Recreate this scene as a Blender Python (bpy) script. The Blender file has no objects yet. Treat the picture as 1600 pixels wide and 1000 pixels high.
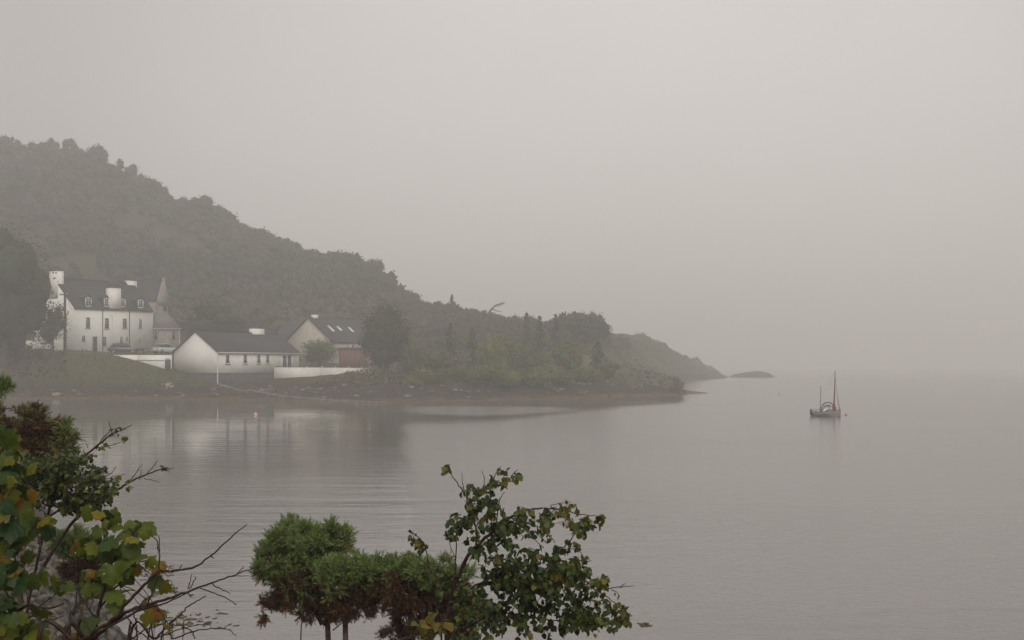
import bpy, math, random
import numpy as np
from math import radians as R

# ------------------------------------------------------------------ camera, world, sun, exposure
sc = bpy.context.scene
col = sc.collection
CAMH, F, HZ = 5.0, 1900.0, 572.0        # eye height (m), focal length in photo pixels, horizon row
cam_d = bpy.data.cameras.new('camera'); cam = bpy.data.objects.new('camera', cam_d); col.objects.link(cam)
cam.location = (0, 0, CAMH); cam.rotation_euler = (R(90), 0, 0)
cam_d.sensor_width = 36; cam_d.lens = F/1600*36; cam_d.shift_y = (HZ-500)/1600
cam_d.clip_start = 0.1; cam_d.clip_end = 9000
sc.camera = cam

SUN_EL, SUN_AZ = R(36), R(168)          # veiled sun high behind the camera
w = bpy.data.worlds.new('World'); sc.world = w; w.use_nodes = True
nt = w.node_tree; nt.nodes.clear()
N = nt.nodes.new; L = nt.links.new
sky = N('ShaderNodeTexSky'); sky.sky_type = 'NISHITA'; sky.sun_disc = False
sky.sun_elevation = SUN_EL; sky.sun_rotation = SUN_AZ; sky.dust_density = 5; sky.air_density = 2
bw = N('ShaderNodeRGBToBW'); L(sky.outputs[0], bw.inputs[0])
mn = N('ShaderNodeMath'); mn.operation = 'MINIMUM'; mn.inputs[1].default_value = 9; L(bw.outputs[0], mn.inputs[0])
tc = N('ShaderNodeTexCoord')
dot = N('ShaderNodeVectorMath'); dot.operation = 'DOT_PRODUCT'
L(tc.outputs['Generated'], dot.inputs[0])
ga, ge = R(6), R(8)                     # brightest part of the cloud deck
dot.inputs[1].default_value = (math.sin(ga)*math.cos(ge), math.cos(ga)*math.cos(ge), math.sin(ge))
mr = N('ShaderNodeMapRange'); mr.interpolation_type = 'SMOOTHSTEP'
mr.inputs[1].default_value = 0.88; mr.inputs[2].default_value = 1.0
mr.inputs[3].default_value = 4.9; mr.inputs[4].default_value = 7.2
L(dot.outputs['Value'], mr.inputs[0])
cn = N('ShaderNodeTexNoise'); cn.inputs['Scale'].default_value = 1.6; cn.inputs['Detail'].default_value = 3
L(tc.outputs['Generated'], cn.inputs['Vector'])
cm = N('ShaderNodeMapRange'); cm.inputs[1].default_value = .3; cm.inputs[2].default_value = .7
cm.inputs[3].default_value = .93; cm.inputs[4].default_value = 1.07; L(cn.outputs[0], cm.inputs[0])
mu = N('ShaderNodeMath'); mu.operation = 'MULTIPLY'; L(mr.outputs[0], mu.inputs[0]); L(cm.outputs[0], mu.inputs[1])
# the cloud deck is brighter overhead
sz = N('ShaderNodeSeparateXYZ'); L(tc.outputs['Generated'], sz.inputs[0])
zr = N('ShaderNodeMapRange'); zr.interpolation_type = 'SMOOTHSTEP'
zr.inputs[1].default_value = .28; zr.inputs[2].default_value = .85; zr.inputs[3].default_value = 1.0; zr.inputs[4].default_value = 1.75
L(sz.outputs[2], zr.inputs[0])
mu2 = N('ShaderNodeMath'); mu2.operation = 'MULTIPLY'; L(mu.outputs[0], mu2.inputs[0]); L(zr.outputs[0], mu2.inputs[1])
mx = N('ShaderNodeMix'); mx.inputs[0].default_value = .88; L(mn.outputs[0], mx.inputs[2]); L(mu2.outputs[0], mx.inputs[3])
tint = N('ShaderNodeVectorMath'); tint.operation = 'SCALE'; tint.inputs[0].default_value = (1.0, .945, .915)
L(mx.outputs[0], tint.inputs['Scale'])
bg = N('ShaderNodeBackground'); bg.inputs['Strength'].default_value = 0.10; L(tint.outputs[0], bg.inputs[0])
wo = N('ShaderNodeOutputWorld'); L(bg.outputs[0], wo.inputs[0])
sl = bpy.data.lights.new('sun', 'SUN'); sl.energy = 1.35; sl.angle = R(30); sl.color = (1, .96, .9)
so = bpy.data.objects.new('sun', sl); col.objects.link(so)
so.rotation_euler = (R(90)-SUN_EL, 0, math.pi-SUN_AZ)
sc.view_settings.view_transform = 'Standard'; sc.view_settings.look = 'None'
sc.view_settings.exposure = 0.18; sc.view_settings.gamma = 1
sc.render.engine = 'CYCLES'
sc.cycles.use_denoising = True
sc.cycles.max_bounces = 6; sc.cycles.diffuse_bounces = 2; sc.cycles.glossy_bounces = 3
sc.cycles.volume_bounces = 2; sc.cycles.transparent_max_bounces = 6
sc.cycles.sample_clamp_indirect = 4

# ------------------------------------------------------------------ helpers
rng = np.random.default_rng(7)
random.seed(7)
def P(px, py, Y): return np.array(((px-800)/F*Y, Y, CAMH-(py-HZ)/F*Y))
def Z(py, Y): return CAMH-(py-HZ)/F*Y

def tag(o, label=None, cat=None, group=None, kind=None):
    if label: o['label'] = label
    if cat: o['category'] = cat
    if group: o['group'] = group
    if kind: o['kind'] = kind
    return o
def empty(name, loc=(0, 0, 0), rz=0, label=None, cat=None, group=None):
    o = bpy.data.objects.new(name, None); col.objects.link(o)
    o.location = [float(v) for v in loc]; o.rotation_euler = (0, 0, rz); o.empty_display_size = .2
    return tag(o, label, cat, group)

class MB:
    """collects vertices and faces, per-face tint (0..1) and material slot"""
    def __init__(s): s.v = []; s.n = 0; s.f = []; s.t = []; s.m = []
    def add(s, V, Fc, tint=.5, mi=0):
        V = np.asarray(V, float).reshape(-1, 3)
        Fa = np.asarray(Fc) if not isinstance(Fc, list) else Fc
        if isinstance(Fa, list):
            for q in Fa: s.f.append(np.array([q])+s.n); s.t.append(np.full(1, tint)); s.m.append(np.full(1, mi))
        else:
            s.f.append(Fa+s.n); s.t.append(np.broadcast_to(np.asarray(tint, float), (len(Fa),)).copy()); s.m.append(np.full(len(Fa), mi))
        s.v.append(V); s.n += len(V)
        return s
    def box(s, a, b, tint=.5, mi=0):
        (x0, y0, z0), (x1, y1, z1) = a, b
        V = [(x0,y0,z0),(x1,y0,z0),(x1,y1,z0),(x0,y1,z0),(x0,y0,z1),(x1,y0,z1),(x1,y1,z1),(x0,y1,z1)]
        return s.add(V, np.array([(0,3,2,1),(4,5,6,7),(0,1,5,4),(1,2,6,5),(2,3,7,6),(3,0,4,7)]), tint, mi)
    def hull(s, V, faces, tint=.5, mi=0): return s.add(V, [tuple(f) for f in faces], tint, mi)
    def tube(s, pts, rad, sides=6, tint=.5, mi=0, cap=True):
        pts = np.asarray(pts, float); n = len(pts)
        rad = np.broadcast_to(np.asarray(rad, float), (n,))
        T = np.gradient(pts, axis=0); T /= np.linalg.norm(T, axis=1)[:, None]+1e-9
        ref = np.array((0, 0, 1.)) if abs(T[0, 2]) < .8 else np.array((1., 0, 0))
        U = np.cross(T, ref); U /= np.linalg.norm(U, axis=1)[:, None]+1e-9
        W = np.cross(T, U)
        a = np.arange(sides)/sides*2*np.pi
        ring = U[:, None, :]*np.cos(a)[None, :, None]+W[:, None, :]*np.sin(a)[None, :, None]
        V = pts[:, None, :]+ring*rad[:, None, None]
        i, j = np.meshgrid(np.arange(n-1), np.arange(sides), indexing='ij'); j2 = (j+1) % sides
        Fq = np.stack([i*sides+j, i*sides+j2, (i+1)*sides+j2, (i+1)*sides+j], -1).reshape(-1, 4)
        s.add(V.reshape(-1, 3), Fq, tint, mi)
        if cap:
            e = V.reshape(-1, 3)
            s.add(np.concatenate([e[:sides], e[-sides:]]), [tuple(range(sides)), tuple(range(2*sides-1, sides-1, -1))], tint, mi)
        return s
    def build(s, name, mats, parent=None, smooth=False):
        me = bpy.data.meshes.new(name)
        V = np.concatenate(s.v).astype(np.float32)
        me.vertices.add(len(V)); me.vertices.foreach_set('co', V.ravel())
        lens = np.concatenate([np.full(len(f), f.shape[1]) for f in s.f])
        loops = np.concatenate([f.ravel() for f in s.f]).astype(np.int32)
        me.loops.add(len(loops)); me.loops.foreach_set('vertex_index', loops)
        me.polygons.add(len(lens))
        me.polygons.foreach_set('loop_start', np.concatenate([[0], np.cumsum(lens)[:-1]]).astype(np.int32))
        mats = mats if isinstance(mats, (list, tuple)) else [mats]
        for m in mats: me.materials.append(m)
        me.polygons.foreach_set('material_index', np.concatenate(s.m).astype(np.int32))
        if smooth: me.polygons.foreach_set('use_smooth', np.ones(len(lens), bool))
        at = me.attributes.new('tint', 'FLOAT', 'FACE'); at.data.foreach_set('value', np.concatenate(s.t).astype(np.float32))
        me.update(calc_edges=True); me.validate()
        o = bpy.data.objects.new(name, me); col.objects.link(o)
        if parent is not None: o.parent = parent
        return o

def cards(mb, C, size, up=.35, aspect=1.0, tint=.5, mi=0, g=rng):
    """leaf-sized quads at points C, turned at random"""
    n = len(C)
    nr = g.normal(size=(n, 3)); nr[:, 2] = np.abs(nr[:, 2])+up; nr /= np.linalg.norm(nr, axis=1)[:, None]
    a = g.normal(size=(n, 3)); a = np.cross(nr, a); a /= np.linalg.norm(a, axis=1)[:, None]; b = np.cross(nr, a)
    sz = np.broadcast_to(np.asarray(size), (n,))*g.uniform(.6, 1.3, n)
    a = a*sz[:, None]*.5; b = b*sz[:, None]*.5*aspect
    V = np.stack([C-a, C-b*.8, C+a, C+b*.8], 1).reshape(-1, 3)
    mb.add(V, np.arange(4*n).reshape(n, 4), tint, mi)

def ico(sub=1):
    import bmesh
    bm = bmesh.new(); bmesh.ops.create_icosphere(bm, subdivisions=sub, radius=1)
    V = np.array([v.co[:] for v in bm.verts]); Fc = np.array([[v.index for v in f.verts] for f in bm.faces]); bm.free()
    return V, Fc
ICO = {k: ico(k) for k in (1, 2, 3)}
def fbm(p, seed=0):
    """cheap smooth pseudo-noise, about -1..1"""
    p = np.asarray(p, float); r = np.zeros(p.shape[:-1]); g = np.random.default_rng(seed); amp = 1; tot = 0
    for k in range(4):
        for _ in range(3):
            d = g.normal(size=p.shape[-1])*(1.9**k); r += amp*np.sin(p@d+g.uniform(0, 6.28)); 
        tot += amp*1.7; amp *= .55
    return r/tot

# ------------------------------------------------------------------ materials
def mat(name, c1, c2=None, scale=2.0, rough=.9, bump=0, c3=None, attr=False, spec=.3, trans=0, metal=0, detail=5, stretch=None, bdist=.02):
    """principled material, colour from noise between c1 and c2; attr mixes towards c3 by the per-face tint"""
    m = bpy.data.materials.new(name); m.use_nodes = True; t = m.node_tree; b = t.nodes['Principled BSDF']
    b.inputs['Roughness'].default_value = rough; b.inputs['Specular IOR Level'].default_value = spec; b.inputs['Metallic'].default_value = metal
    tcn = t.nodes.new('ShaderNodeTexCoord'); src = tcn.outputs['Object']
    if stretch:
        mp = t.nodes.new('ShaderNodeMapping'); mp.inputs['Scale'].default_value = stretch; t.links.new(src, mp.inputs[0]); src = mp.outputs[0]
    nz = t.nodes.new('ShaderNodeTexNoise'); nz.inputs['Scale'].default_value = scale; nz.inputs['Detail'].default_value = detail
    t.links.new(src, nz.inputs['Vector'])
    rp = t.nodes.new('ShaderNodeValToRGB'); rp.color_ramp.elements[0].position = .35; rp.color_ramp.elements[1].position = .65
    rp.color_ramp.elements[0].color = (*c1, 1); rp.color_ramp.elements[1].color = (*(c2 or c1), 1)
    t.links.new(nz.outputs[0], rp.inputs[0]); out = rp.outputs[0]
    if c3 is not None:
        at = t.nodes.new('ShaderNodeAttribute'); at.attribute_name = 'tint'
        mxx = t.nodes.new('ShaderNodeMix'); mxx.data_type = 'RGBA'; t.links.new(at.outputs['Fac'], mxx.inputs[0])
        t.links.new(out, mxx.inputs[6]); mxx.inputs[7].default_value = (*c3, 1); out = mxx.outputs[2]
    t.links.new(out, b.inputs['Base Color'])
    if bump:
        bn = t.nodes.new('ShaderNodeBump'); bn.inputs['Strength'].default_value = bump; bn.inputs['Distance'].default_value = bdist
        t.links.new(nz.outputs[0], bn.inputs['Height']); t.links.new(bn.outputs[0], b.inputs['Normal'])
    if trans:
        tl = t.nodes.new('ShaderNodeBsdfTranslucent'); t.links.new(out, tl.inputs[0])
        ms = t.nodes.new('ShaderNodeMixShader'); ms.inputs[0].default_value = trans
        t.links.new(b.outputs[0], ms.inputs[1]); t.links.new(tl.outputs[0], ms.inputs[2])
        t.links.new(ms.outputs[0], t.nodes['Material Output'].inputs[0])
    return m
M = dict(
 harl=mat('white_harling', (.80,.785,.73), (.86,.845,.79), 1.6, .95, .12),
 harl_old=mat('weathered_harling', (.66,.64,.58), (.76,.73,.67), 1.3, .95, .2),
 stone=mat('grey_stone', (.20,.18,.155), (.34,.31,.27), 2.2, .95, .5),
 cream=mat('cream_render', (.42,.38,.31), (.52,.47,.39), 1.0, .95, .3),
 slate=mat('slate', (.022,.021,.023), (.045,.042,.044), 1.6, .7, .5, stretch=(1, 1, 5)),
 slate2=mat('grey_slate', (.13,.12,.118), (.2,.185,.175), 1.6, .8, .5, stretch=(1, 1, 5)),
 brown=mat('brown_sandstone', (.075,.058,.045), (.12,.092,.072), 2, .9, .4),
 pot=mat('clay_pot', (.20,.11,.07), (.26,.15,.1), 4, .8),
 base=mat('dark_plinth', (.055,.05,.045), (.1,.09,.08), 1.5, .9, .4),
 white=mat('white_paint', (.72,.71,.68), (.8,.79,.76), 3, .6),
 dark=mat('dark_paint', (.03,.03,.03), (.05,.05,.048), 5, .6),
 glass=mat('window_glass', (.02,.022,.024), (.035,.036,.038), 3, .12, spec=.6),
 rust=mat('rust_red_boards', (.13,.065,.042), (.19,.095,.06), 3, .85, .3, stretch=(6, 6, .3)),
 wood=mat('tarred_wood', (.05,.04,.033), (.09,.075,.06), 6, .9, .3, stretch=(1, 1, .1)),
 bark=mat('bark', (.035,.026,.02), (.075,.055,.042), 14, .85, .6, bdist=.01),
 barkfar=mat('far_bark', (.05,.04,.032), (.1,.085,.07), 3, .9),
 carblk=mat('car_paint_dark', (.02,.023,.026), (.03,.033,.036), 1, .25, spec=.6),
 carsil=mat('car_paint_silver', (.5,.5,.5), (.55,.55,.55), 1, .3, spec=.6),
 tyre=mat('tyre', (.015,.015,.015), (.03,.03,.03), 8, .9),
 lampw=mat('lamp_glass', (.6,.6,.6), (.8,.8,.8), 4, .2),
 red=mat('red_paint', (.35,.05,.03), (.42,.08,.05), 4, .5),
 redc=mat('red_canvas', (.20,.045,.04), (.28,.07,.06), 4, .8),
 pink=mat('orange_buoy', (.70,.42,.30), (.80,.55,.42), 4, .5),
 hull=mat('boat_white', (.19,.175,.17), (.26,.235,.23), 2, .4),
 canvas=mat('grey_canvas', (.06,.075,.08), (.11,.125,.13), 4, .8),
 spar=mat('spar', (.08,.035,.028), (.12,.055,.04), 6, .5),
 steel=mat('steel', (.3,.3,.3), (.42,.42,.42), 6, .4, metal=.6),
 rock=mat('rock', (.014,.012,.009), (.16,.142,.118), 7.5, .8, 1.0, spec=.15, detail=12, bdist=.06),
 rockfar=mat('shore_rock', (.03,.026,.021), (.09,.078,.064), 1.2, .9, .5, c3=(.40,.38,.34)),
 wood_far=mat('wooded_hill', (.014,.018,.008), (.033,.039,.018), .045, .9, c3=(.085,.082,.034)),
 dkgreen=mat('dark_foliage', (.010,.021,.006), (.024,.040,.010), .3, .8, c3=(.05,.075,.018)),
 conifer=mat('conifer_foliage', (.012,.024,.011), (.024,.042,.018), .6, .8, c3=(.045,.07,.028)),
 midgreen=mat('mid_foliage', (.034,.060,.010), (.070,.110,.016), .3, .8, c3=(.13,.18,.03)),
 yelgreen=mat('yellow_foliage', (.08,.105,.018), (.14,.16,.03), .3, .8, c3=(.20,.20,.045)),
 under=mat('undergrowth', (.03,.037,.015), (.07,.066,.028), .12, .9, c3=(.12,.105,.05)),
 weed=mat('seaweed', (.09,.06,.022), (.17,.115,.045), 1.5, .7, c3=(.05,.035,.015)),
)

# ------------------------------------------------------------------ land
# columns: photo column -> profile of (distance, height)
def rid(py, Y, tree): return Z(py, Y)-tree
COLS = {
 -900: [(40,-2),(75,0),(85,3),(160,9),(240,20),(400,90),(620,80)],
 -300: [(120,-2),(150,0),(157,2.4),(200,9),(245,16),(400,88),(620,75)],
 -40: [(165,-2),(183,0),(188,2.0),(205,6.5),(216,8.4),(238,9.5),(262,20),(405,rid(203,405,5)),(620,70)],
 40:  [(170,-2),(186,0),(191,1.8),(206,6.8),(216,8.0),(238,9.0),(262,18),(405,rid(213,405,5)),(620,65)],
 110: [(172,-2),(188,0),(192.5,1.8),(207,7.1),(216,7.9),(240,8.6),(262,17),(405,rid(213,405,5)),(620,65)],
 160: [(172,-2),(189,0),(193,1.9),(205.6,6.8),(216,7.4),(245,8.4),(266,16),(405,rid(224,405,5)),(620,60)],
 180: [(172,-2),(189,0),(193,2),(205.0,6.7),(207.5,7.0),(245,8.3),(266,15.5),(403,rid(237,403,5)),(620,58)],
 220: [(172,-2),(189,0),(193.5,2),(205.0,5.35),(207.5,7.0),(245,8.2),(266,15),(400,rid(266,400,5)),(620,50)],
 258: [(170,-2),(187,0),(193.5,1.95),(205.0,4.0),(207.5,6.9),(245,8.2),(266,14.5),(398,rid(290,398,5)),(620,48)],
 285: [(170,-2),(185,0),(193.5,1.9),(198,3.1),(204,4.1),(212,5.5),(245,8.2),(266,14),(396,rid(303,396,5)),(620,46)],
 330: [(168,-2),(181,0),(194,1.75),(199,2.0),(208,2.6),(222,6),(245,8.2),(266,13.5),(390,rid(306,390,5)),(620,44)],
 390: [(160,-2),(177,0),(190,1.1),(200,1.6),(209,2.1),(224,6),(245,8),(266,13),(380,rid(347,380,5)),(600,36)],
 430: [(158,-2),(175,0),(190,.8),(200,1.0),(208,1.2),(212,4),(240,6.5),(266,13),(375,rid(358,375,5)),(600,34)],
 490: [(154,-2),(172,0),(188,.7),(200,1.1),(207,1.5),(212,4.5),(240,5.8),(266,12),(365,rid(381,365,5)),(600,28)],
 550: [(146,-2),(165,0),(184,.6),(196,1.8),(206,3.8),(212,4.5),(240,5.5),(262,10),(355,rid(387,355,5)),(560,22)],
 595: [(140,-2),(160,0),(178,.55),(190,1.7),(204,3.7),(212,4.4),(240,5.3),(260,9),(345,rid(403,345,5)),(540,18)],
 640: [(142,-2),(162,0),(176,.55),(188,1.8),(204,3.2),(236,5),(258,8),(320,rid(458,320,3)),(520,10)],
 700: [(150,-2),(170,0),(180,.7),(188,2),(204,3.0),(236,5.4),(300,rid(472,300,2.5)),(480,4)],
 760: [(155,-2),(175,0),(184,.7),(191,1.9),(206,3.2),(236,5.6),(290,rid(486,290,2.5)),(470,3)],
 810: [(160,-2),(180,0),(187,.7),(193,1.9),(208,3.4),(236,6),(290,rid(494,290,2.5)),(460,3)],
 850: [(163,-2),(184,0),(190,.7),(196,1.9),(210,3.4),(236,6),(285,rid(500,285,3)),(450,3)],
 890: [(166,-2),(188,0),(194,.8),(200,2),(214,3.4),(240,6.5),(285,rid(493,285,3)),(450,3)],
 925: [(172,-2),(193,0),(199,.9),(205,2),(218,3.4),(245,7),(285,rid(491,285,3)),(450,4)],
 950: [(178,-2),(199,0),(205,1.0),(211,2),(225,4),(250,6.5),(290,rid(507,290,2)),(340,rid(508,340,2)),(400,rid(509,400,2)),(500,6),(600,-2)],
 975: [(182,-2),(204,0),(209,1.1),(215,2.1),(230,4.4),(262,5),(320,9),(400,rid(511,400,2)),(500,6),(600,-2)],
 1005:[(186,-2),(208,0),(212,1.3),(218,2.3),(234,3.6),(262,3.6),(320,4),(410,rid(514,410,2)),(500,6),(600,-2)],
 1040:[(190,-2),(211,0),(215,1.4),(220,2.4),(236,2.9),(258,1.5),(340,1.5),(425,rid(529,425,1.5)),(520,5),(600,-2)],
 1060:[(190,-2),(213,0),(216,1.5),(220,2.3),(235,2.2),(250,.3),(330,-1),(375,-.5),(390,.6),(440,rid(545,440,1.5)),(520,5),(600,-2)],
 1072:[(190,-2),(214,-1.2),(225,-1),(250,-1.5),(380,-1.0),(392,0),(402,1.6),(455,rid(550,455,1)),(540,4),(620,-2)],
 1090:[(190,-2),(250,-1.8),(405,-1),(420,0),(430,1.8),(480,rid(556,480,.8)),(560,2),(640,-2)],
 1112:[(190,-2),(250,-2),(440,-1),(460,0),(470,1.2),(510,rid(573,510,.3)),(580,0),(640,-2)],
 1136:[(190,-2),(250,-2),(490,-1),(518,0),(530,.7),(560,.5),(580,-.5),(640,-2)],
 1142:[(190,-2),(250,-2),(490,-2),(640,-2)],
}
CK = sorted(COLS)
def height(px, Y):
    """terrain height for arrays of photo column and distance"""
    px = np.asarray(px, float); Y = np.asarray(Y, float)
    px, Y = np.broadcast_arrays(px, Y)
    vals = np.stack([np.interp(Y, [a for a, b in COLS[k]], [b for a, b in COLS[k]]) for k in CK])
    i = np.clip(np.searchsorted(CK, px)-1, 0, len(CK)-2)
    k = np.array(CK, float); t = np.clip((px-k[i])/(k[i+1]-k[i]), 0, 1)
    z0 = np.take_along_axis(vals, i[None], 0)[0]; z1 = np.take_along_axis(vals, (i+1)[None], 0)[0]
    z = z0*(1-t)+z1*t
    X = (px-800)/F*Y
    n = fbm(np.stack([X*.12, Y*.12], -1), 3)*.5+fbm(np.stack([X*.6, Y*.6], -1), 4)*.16
    return z+n*np.clip((z+.4)*.5, .12, 1)*np.where((px > 100) & (px < 500) & (Y > 199) & (Y < 245), .25, 1)
pxs = np.concatenate([np.arange(-900, -60, 14), np.arange(-60, 1146, 2.5)])
Ys = np.concatenate([np.arange(40, 140, 4), np.arange(140, 262, .8), np.arange(262, 420, 3), np.arange(420, 660, 4)])
PX, YY = np.meshgrid(pxs, Ys, indexing='ij'); ZZ = height(PX, YY)
V = np.stack([(PX-800)/F*YY, YY, ZZ], -1).reshape(-1, 3); nY = len(Ys)
i, j = np.meshgrid(np.arange(len(pxs)-1), np.arange(nY-1), indexing='ij')
Fq = np.stack([i*nY+j, (i+1)*nY+j, (i+1)*nY+j+1, i*nY+j+1], -1).reshape(-1, 4)
zf = V[Fq][:, :, 2].max(1); Fq = Fq[zf > -1.6]

def land_mat():
    m = bpy.data.materials.new('land'); m.use_nodes = True; t = m.node_tree; b = t.nodes['Principled BSDF']; b.inputs['Roughness'].default_value = .95; b.inputs['Specular IOR Level'].default_value = .2
    g = t.nodes.new('ShaderNodeNewGeometry'); sp = t.nodes.new('ShaderNodeSeparateXYZ'); t.links.new(g.outputs['Position'], sp.inputs[0])
    nz = t.nodes.new('ShaderNodeTexNoise'); nz.inputs['Scale'].default_value = .35; nz.inputs['Detail'].default_value = 7; t.links.new(g.outputs['Position'], nz.inputs['Vector'])
    nf = t.nodes.new('ShaderNodeTexNoise'); nf.inputs['Scale'].default_value = 2.2; nf.inputs['Detail'].default_value = 6; t.links.new(g.outputs['Position'], nf.inputs['Vector'])
    s1 = t.nodes.new('ShaderNodeMath'); s1.operation = 'MULTIPLY_ADD'; s1.inputs[1].default_value = 1.6; s1.inputs[2].default_value = -.8; t.links.new(nz.outputs[0], s1.inputs[0])
    ad = t.nodes.new('ShaderNodeMath'); t.links.new(sp.outputs[2], ad.inputs[0]); t.links.new(s1.outputs[0], ad.inputs[1])
    r = t.nodes.new('ShaderNodeValToRGB'); mr_ = t.nodes.new('ShaderNodeMapRange'); mr_.inputs[1].default_value = -.5; mr_.inputs[2].default_value = 9.5
    t.links.new(ad.outputs[0], mr_.inputs[0]); t.links.new(mr_.outputs[0], r.inputs[0])
    e = r.color_ramp.elements
    e[0].position = 0; e[0].color = (.04,.03,.017,1)
    e[1].position = 1; e[1].color = (.05,.056,.022,1)
    for p, c in ((.06,(.115,.078,.035,1)),(.10,(.036,.029,.022,1)),(.23,(.042,.035,.027,1)),(.29,(.066,.066,.026,1)),(.6,(.095,.098,.036,1))):
        x = e.new(p); x.color = c
    mxx = t.nodes.new('ShaderNodeMix'); mxx.data_type = 'RGBA'; mxx.blend_type = 'MULTIPLY'; mxx.inputs[0].default_value = 1
    r2 = t.nodes.new('ShaderNodeValToRGB'); r2.color_ramp.elements[0].color = (.55,.55,.55,1); r2.color_ramp.elements[1].color = (1.25,1.2,1.1,1)
    r2.color_ramp.elements[0].position = .3; r2.color_ramp.elements[1].position = .7
    t.links.new(nf.outputs[0], r2.inputs[0]); t.links.new(r.outputs[0], mxx.inputs[6]); t.links.new(r2.outputs[0], mxx.inputs[7])
    t.links.new(mxx.outputs[2], b.inputs['Base Color'])
    bn = t.nodes.new('ShaderNodeBump'); bn.inputs['Strength'].default_value = 1; bn.inputs['Distance'].default_value = .3
    t.links.new(nf.outputs[0], bn.inputs['Height']); t.links.new(bn.outputs[0], b.inputs['Normal'])
    return m
M['land'] = land_mat()
mb = MB(); mb.add(V, Fq)
tag(mb.build('hillside_ground', M['land'], smooth=True), kind='structure')

# skerry island beyond the headland
mb = MB(); gx, gy = np.meshgrid(np.linspace(-1, 1, 60), np.linspace(-1, 1, 24), indexing='ij')
cx = P(1175, 590, 532)
prof = np.interp(gx, [-1,-.8,-.45,-.1,.25,.6,.85,1], [-.4,.6,2.0,2.7,2.6,1.9,.8,-.4])
zi = prof*(1-gy**2)-.35*gy**2+fbm(np.stack([gx*7, gy*4], -1), 9)*.45*np.clip(prof, 0, 1)
Vi = np.stack([cx[0]+gx*10.8, 534+gy*9, zi], -1).reshape(-1, 3)
i, j = np.meshgrid(np.arange(59), np.arange(23), indexing='ij'); Fi = np.stack([i*24+j, (i+1)*24+j, (i+1)*24+j+1, i*24+j+1], -1).reshape(-1, 4)
mb.add(Vi, Fi); tag(mb.build('island', M['land'], smooth=True), 'low rocky skerry out beyond the tip of the headland', 'island', kind='structure')
# weedy reef beside the point
mb = MB(); rc = P(1085, 614, 222)
prof = np.interp(gx, [-1,-.6,-.2,.3,.7,1], [-.1,.75,.5,.28,.12,-.1])
zi = prof*(1-gy**2)-.12*gy**2+fbm(np.stack([gx*7, gy*4], -1), 19)*.08
mb.add(np.stack([rc[0]+gx*3.4, 224+gy*3.5, zi], -1).reshape(-1, 3), Fi)
tag(mb.build('reef', M['weed'], smooth=True), 'low weed covered reef running out from the rocky point', 'reef', kind='structure')

# ------------------------------------------------------------------ near bank (riprap foreshore)
SH = np.array([(60,20),(30,14),(12,12),(2,13),(-5,17),(-7.6,22),(-9.6,28),(-12.2,34),(-16,42),(-30,62),(-60,80)], float)
def bank_h(x, y):
    p = np.stack(np.broadcast_arrays(np.asarray(x, float), np.asarray(y, float)), -1); best = np.full(p.shape[:-1], 1e9); sg = np.ones(p.shape[:-1])
    for a, b in zip(SH[:-1], SH[1:]):
        d = b-a; t = np.clip(((p-a)@d)/(d@d), 0, 1); q = a+t[..., None]*d; r = p-q; dist = np.linalg.norm(r, axis=-1)
        cr = d[0]*r[..., 1]-d[1]*r[..., 0]
        m_ = dist < best; best = np.where(m_, dist, best); sg = np.where(m_, np.sign(cr), sg)
    s = best*sg
    z = np.where(s > 0, np.minimum(.33*s, 3.3), .4*s)
    return np.maximum(z, -1.5)+fbm(np.stack([p[..., 0]*.9, p[..., 1]*.9], -1), 5)*.10
gx, gy = np.meshgrid(np.arange(-60, 40, .5), np.arange(-12, 62, .5), indexing='ij')
nn = gx.shape[1]; Vb = np.stack([gx, gy, bank_h(gx, gy)], -1).reshape(-1, 3)
i, j = np.meshgrid(np.arange(gx.shape[0]-1), np.arange(nn-1), indexing='ij'); Fb = np.stack([i*nn+j, (i+1)*nn+j, (i+1)*nn+j+1, i*nn+j+1], -1).reshape(-1, 4)
zf = Vb[Fb][:, :, 2].max(1); Fb = Fb[zf > -.9]
mb = MB(); mb.add(Vb, Fb)
tag(mb.build('bank_ground', mat('bank_soil', (.02,.018,.012), (.05,.046,.03), 1.6, .95, .8, detail=8), smooth=True), kind='structure')

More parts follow.
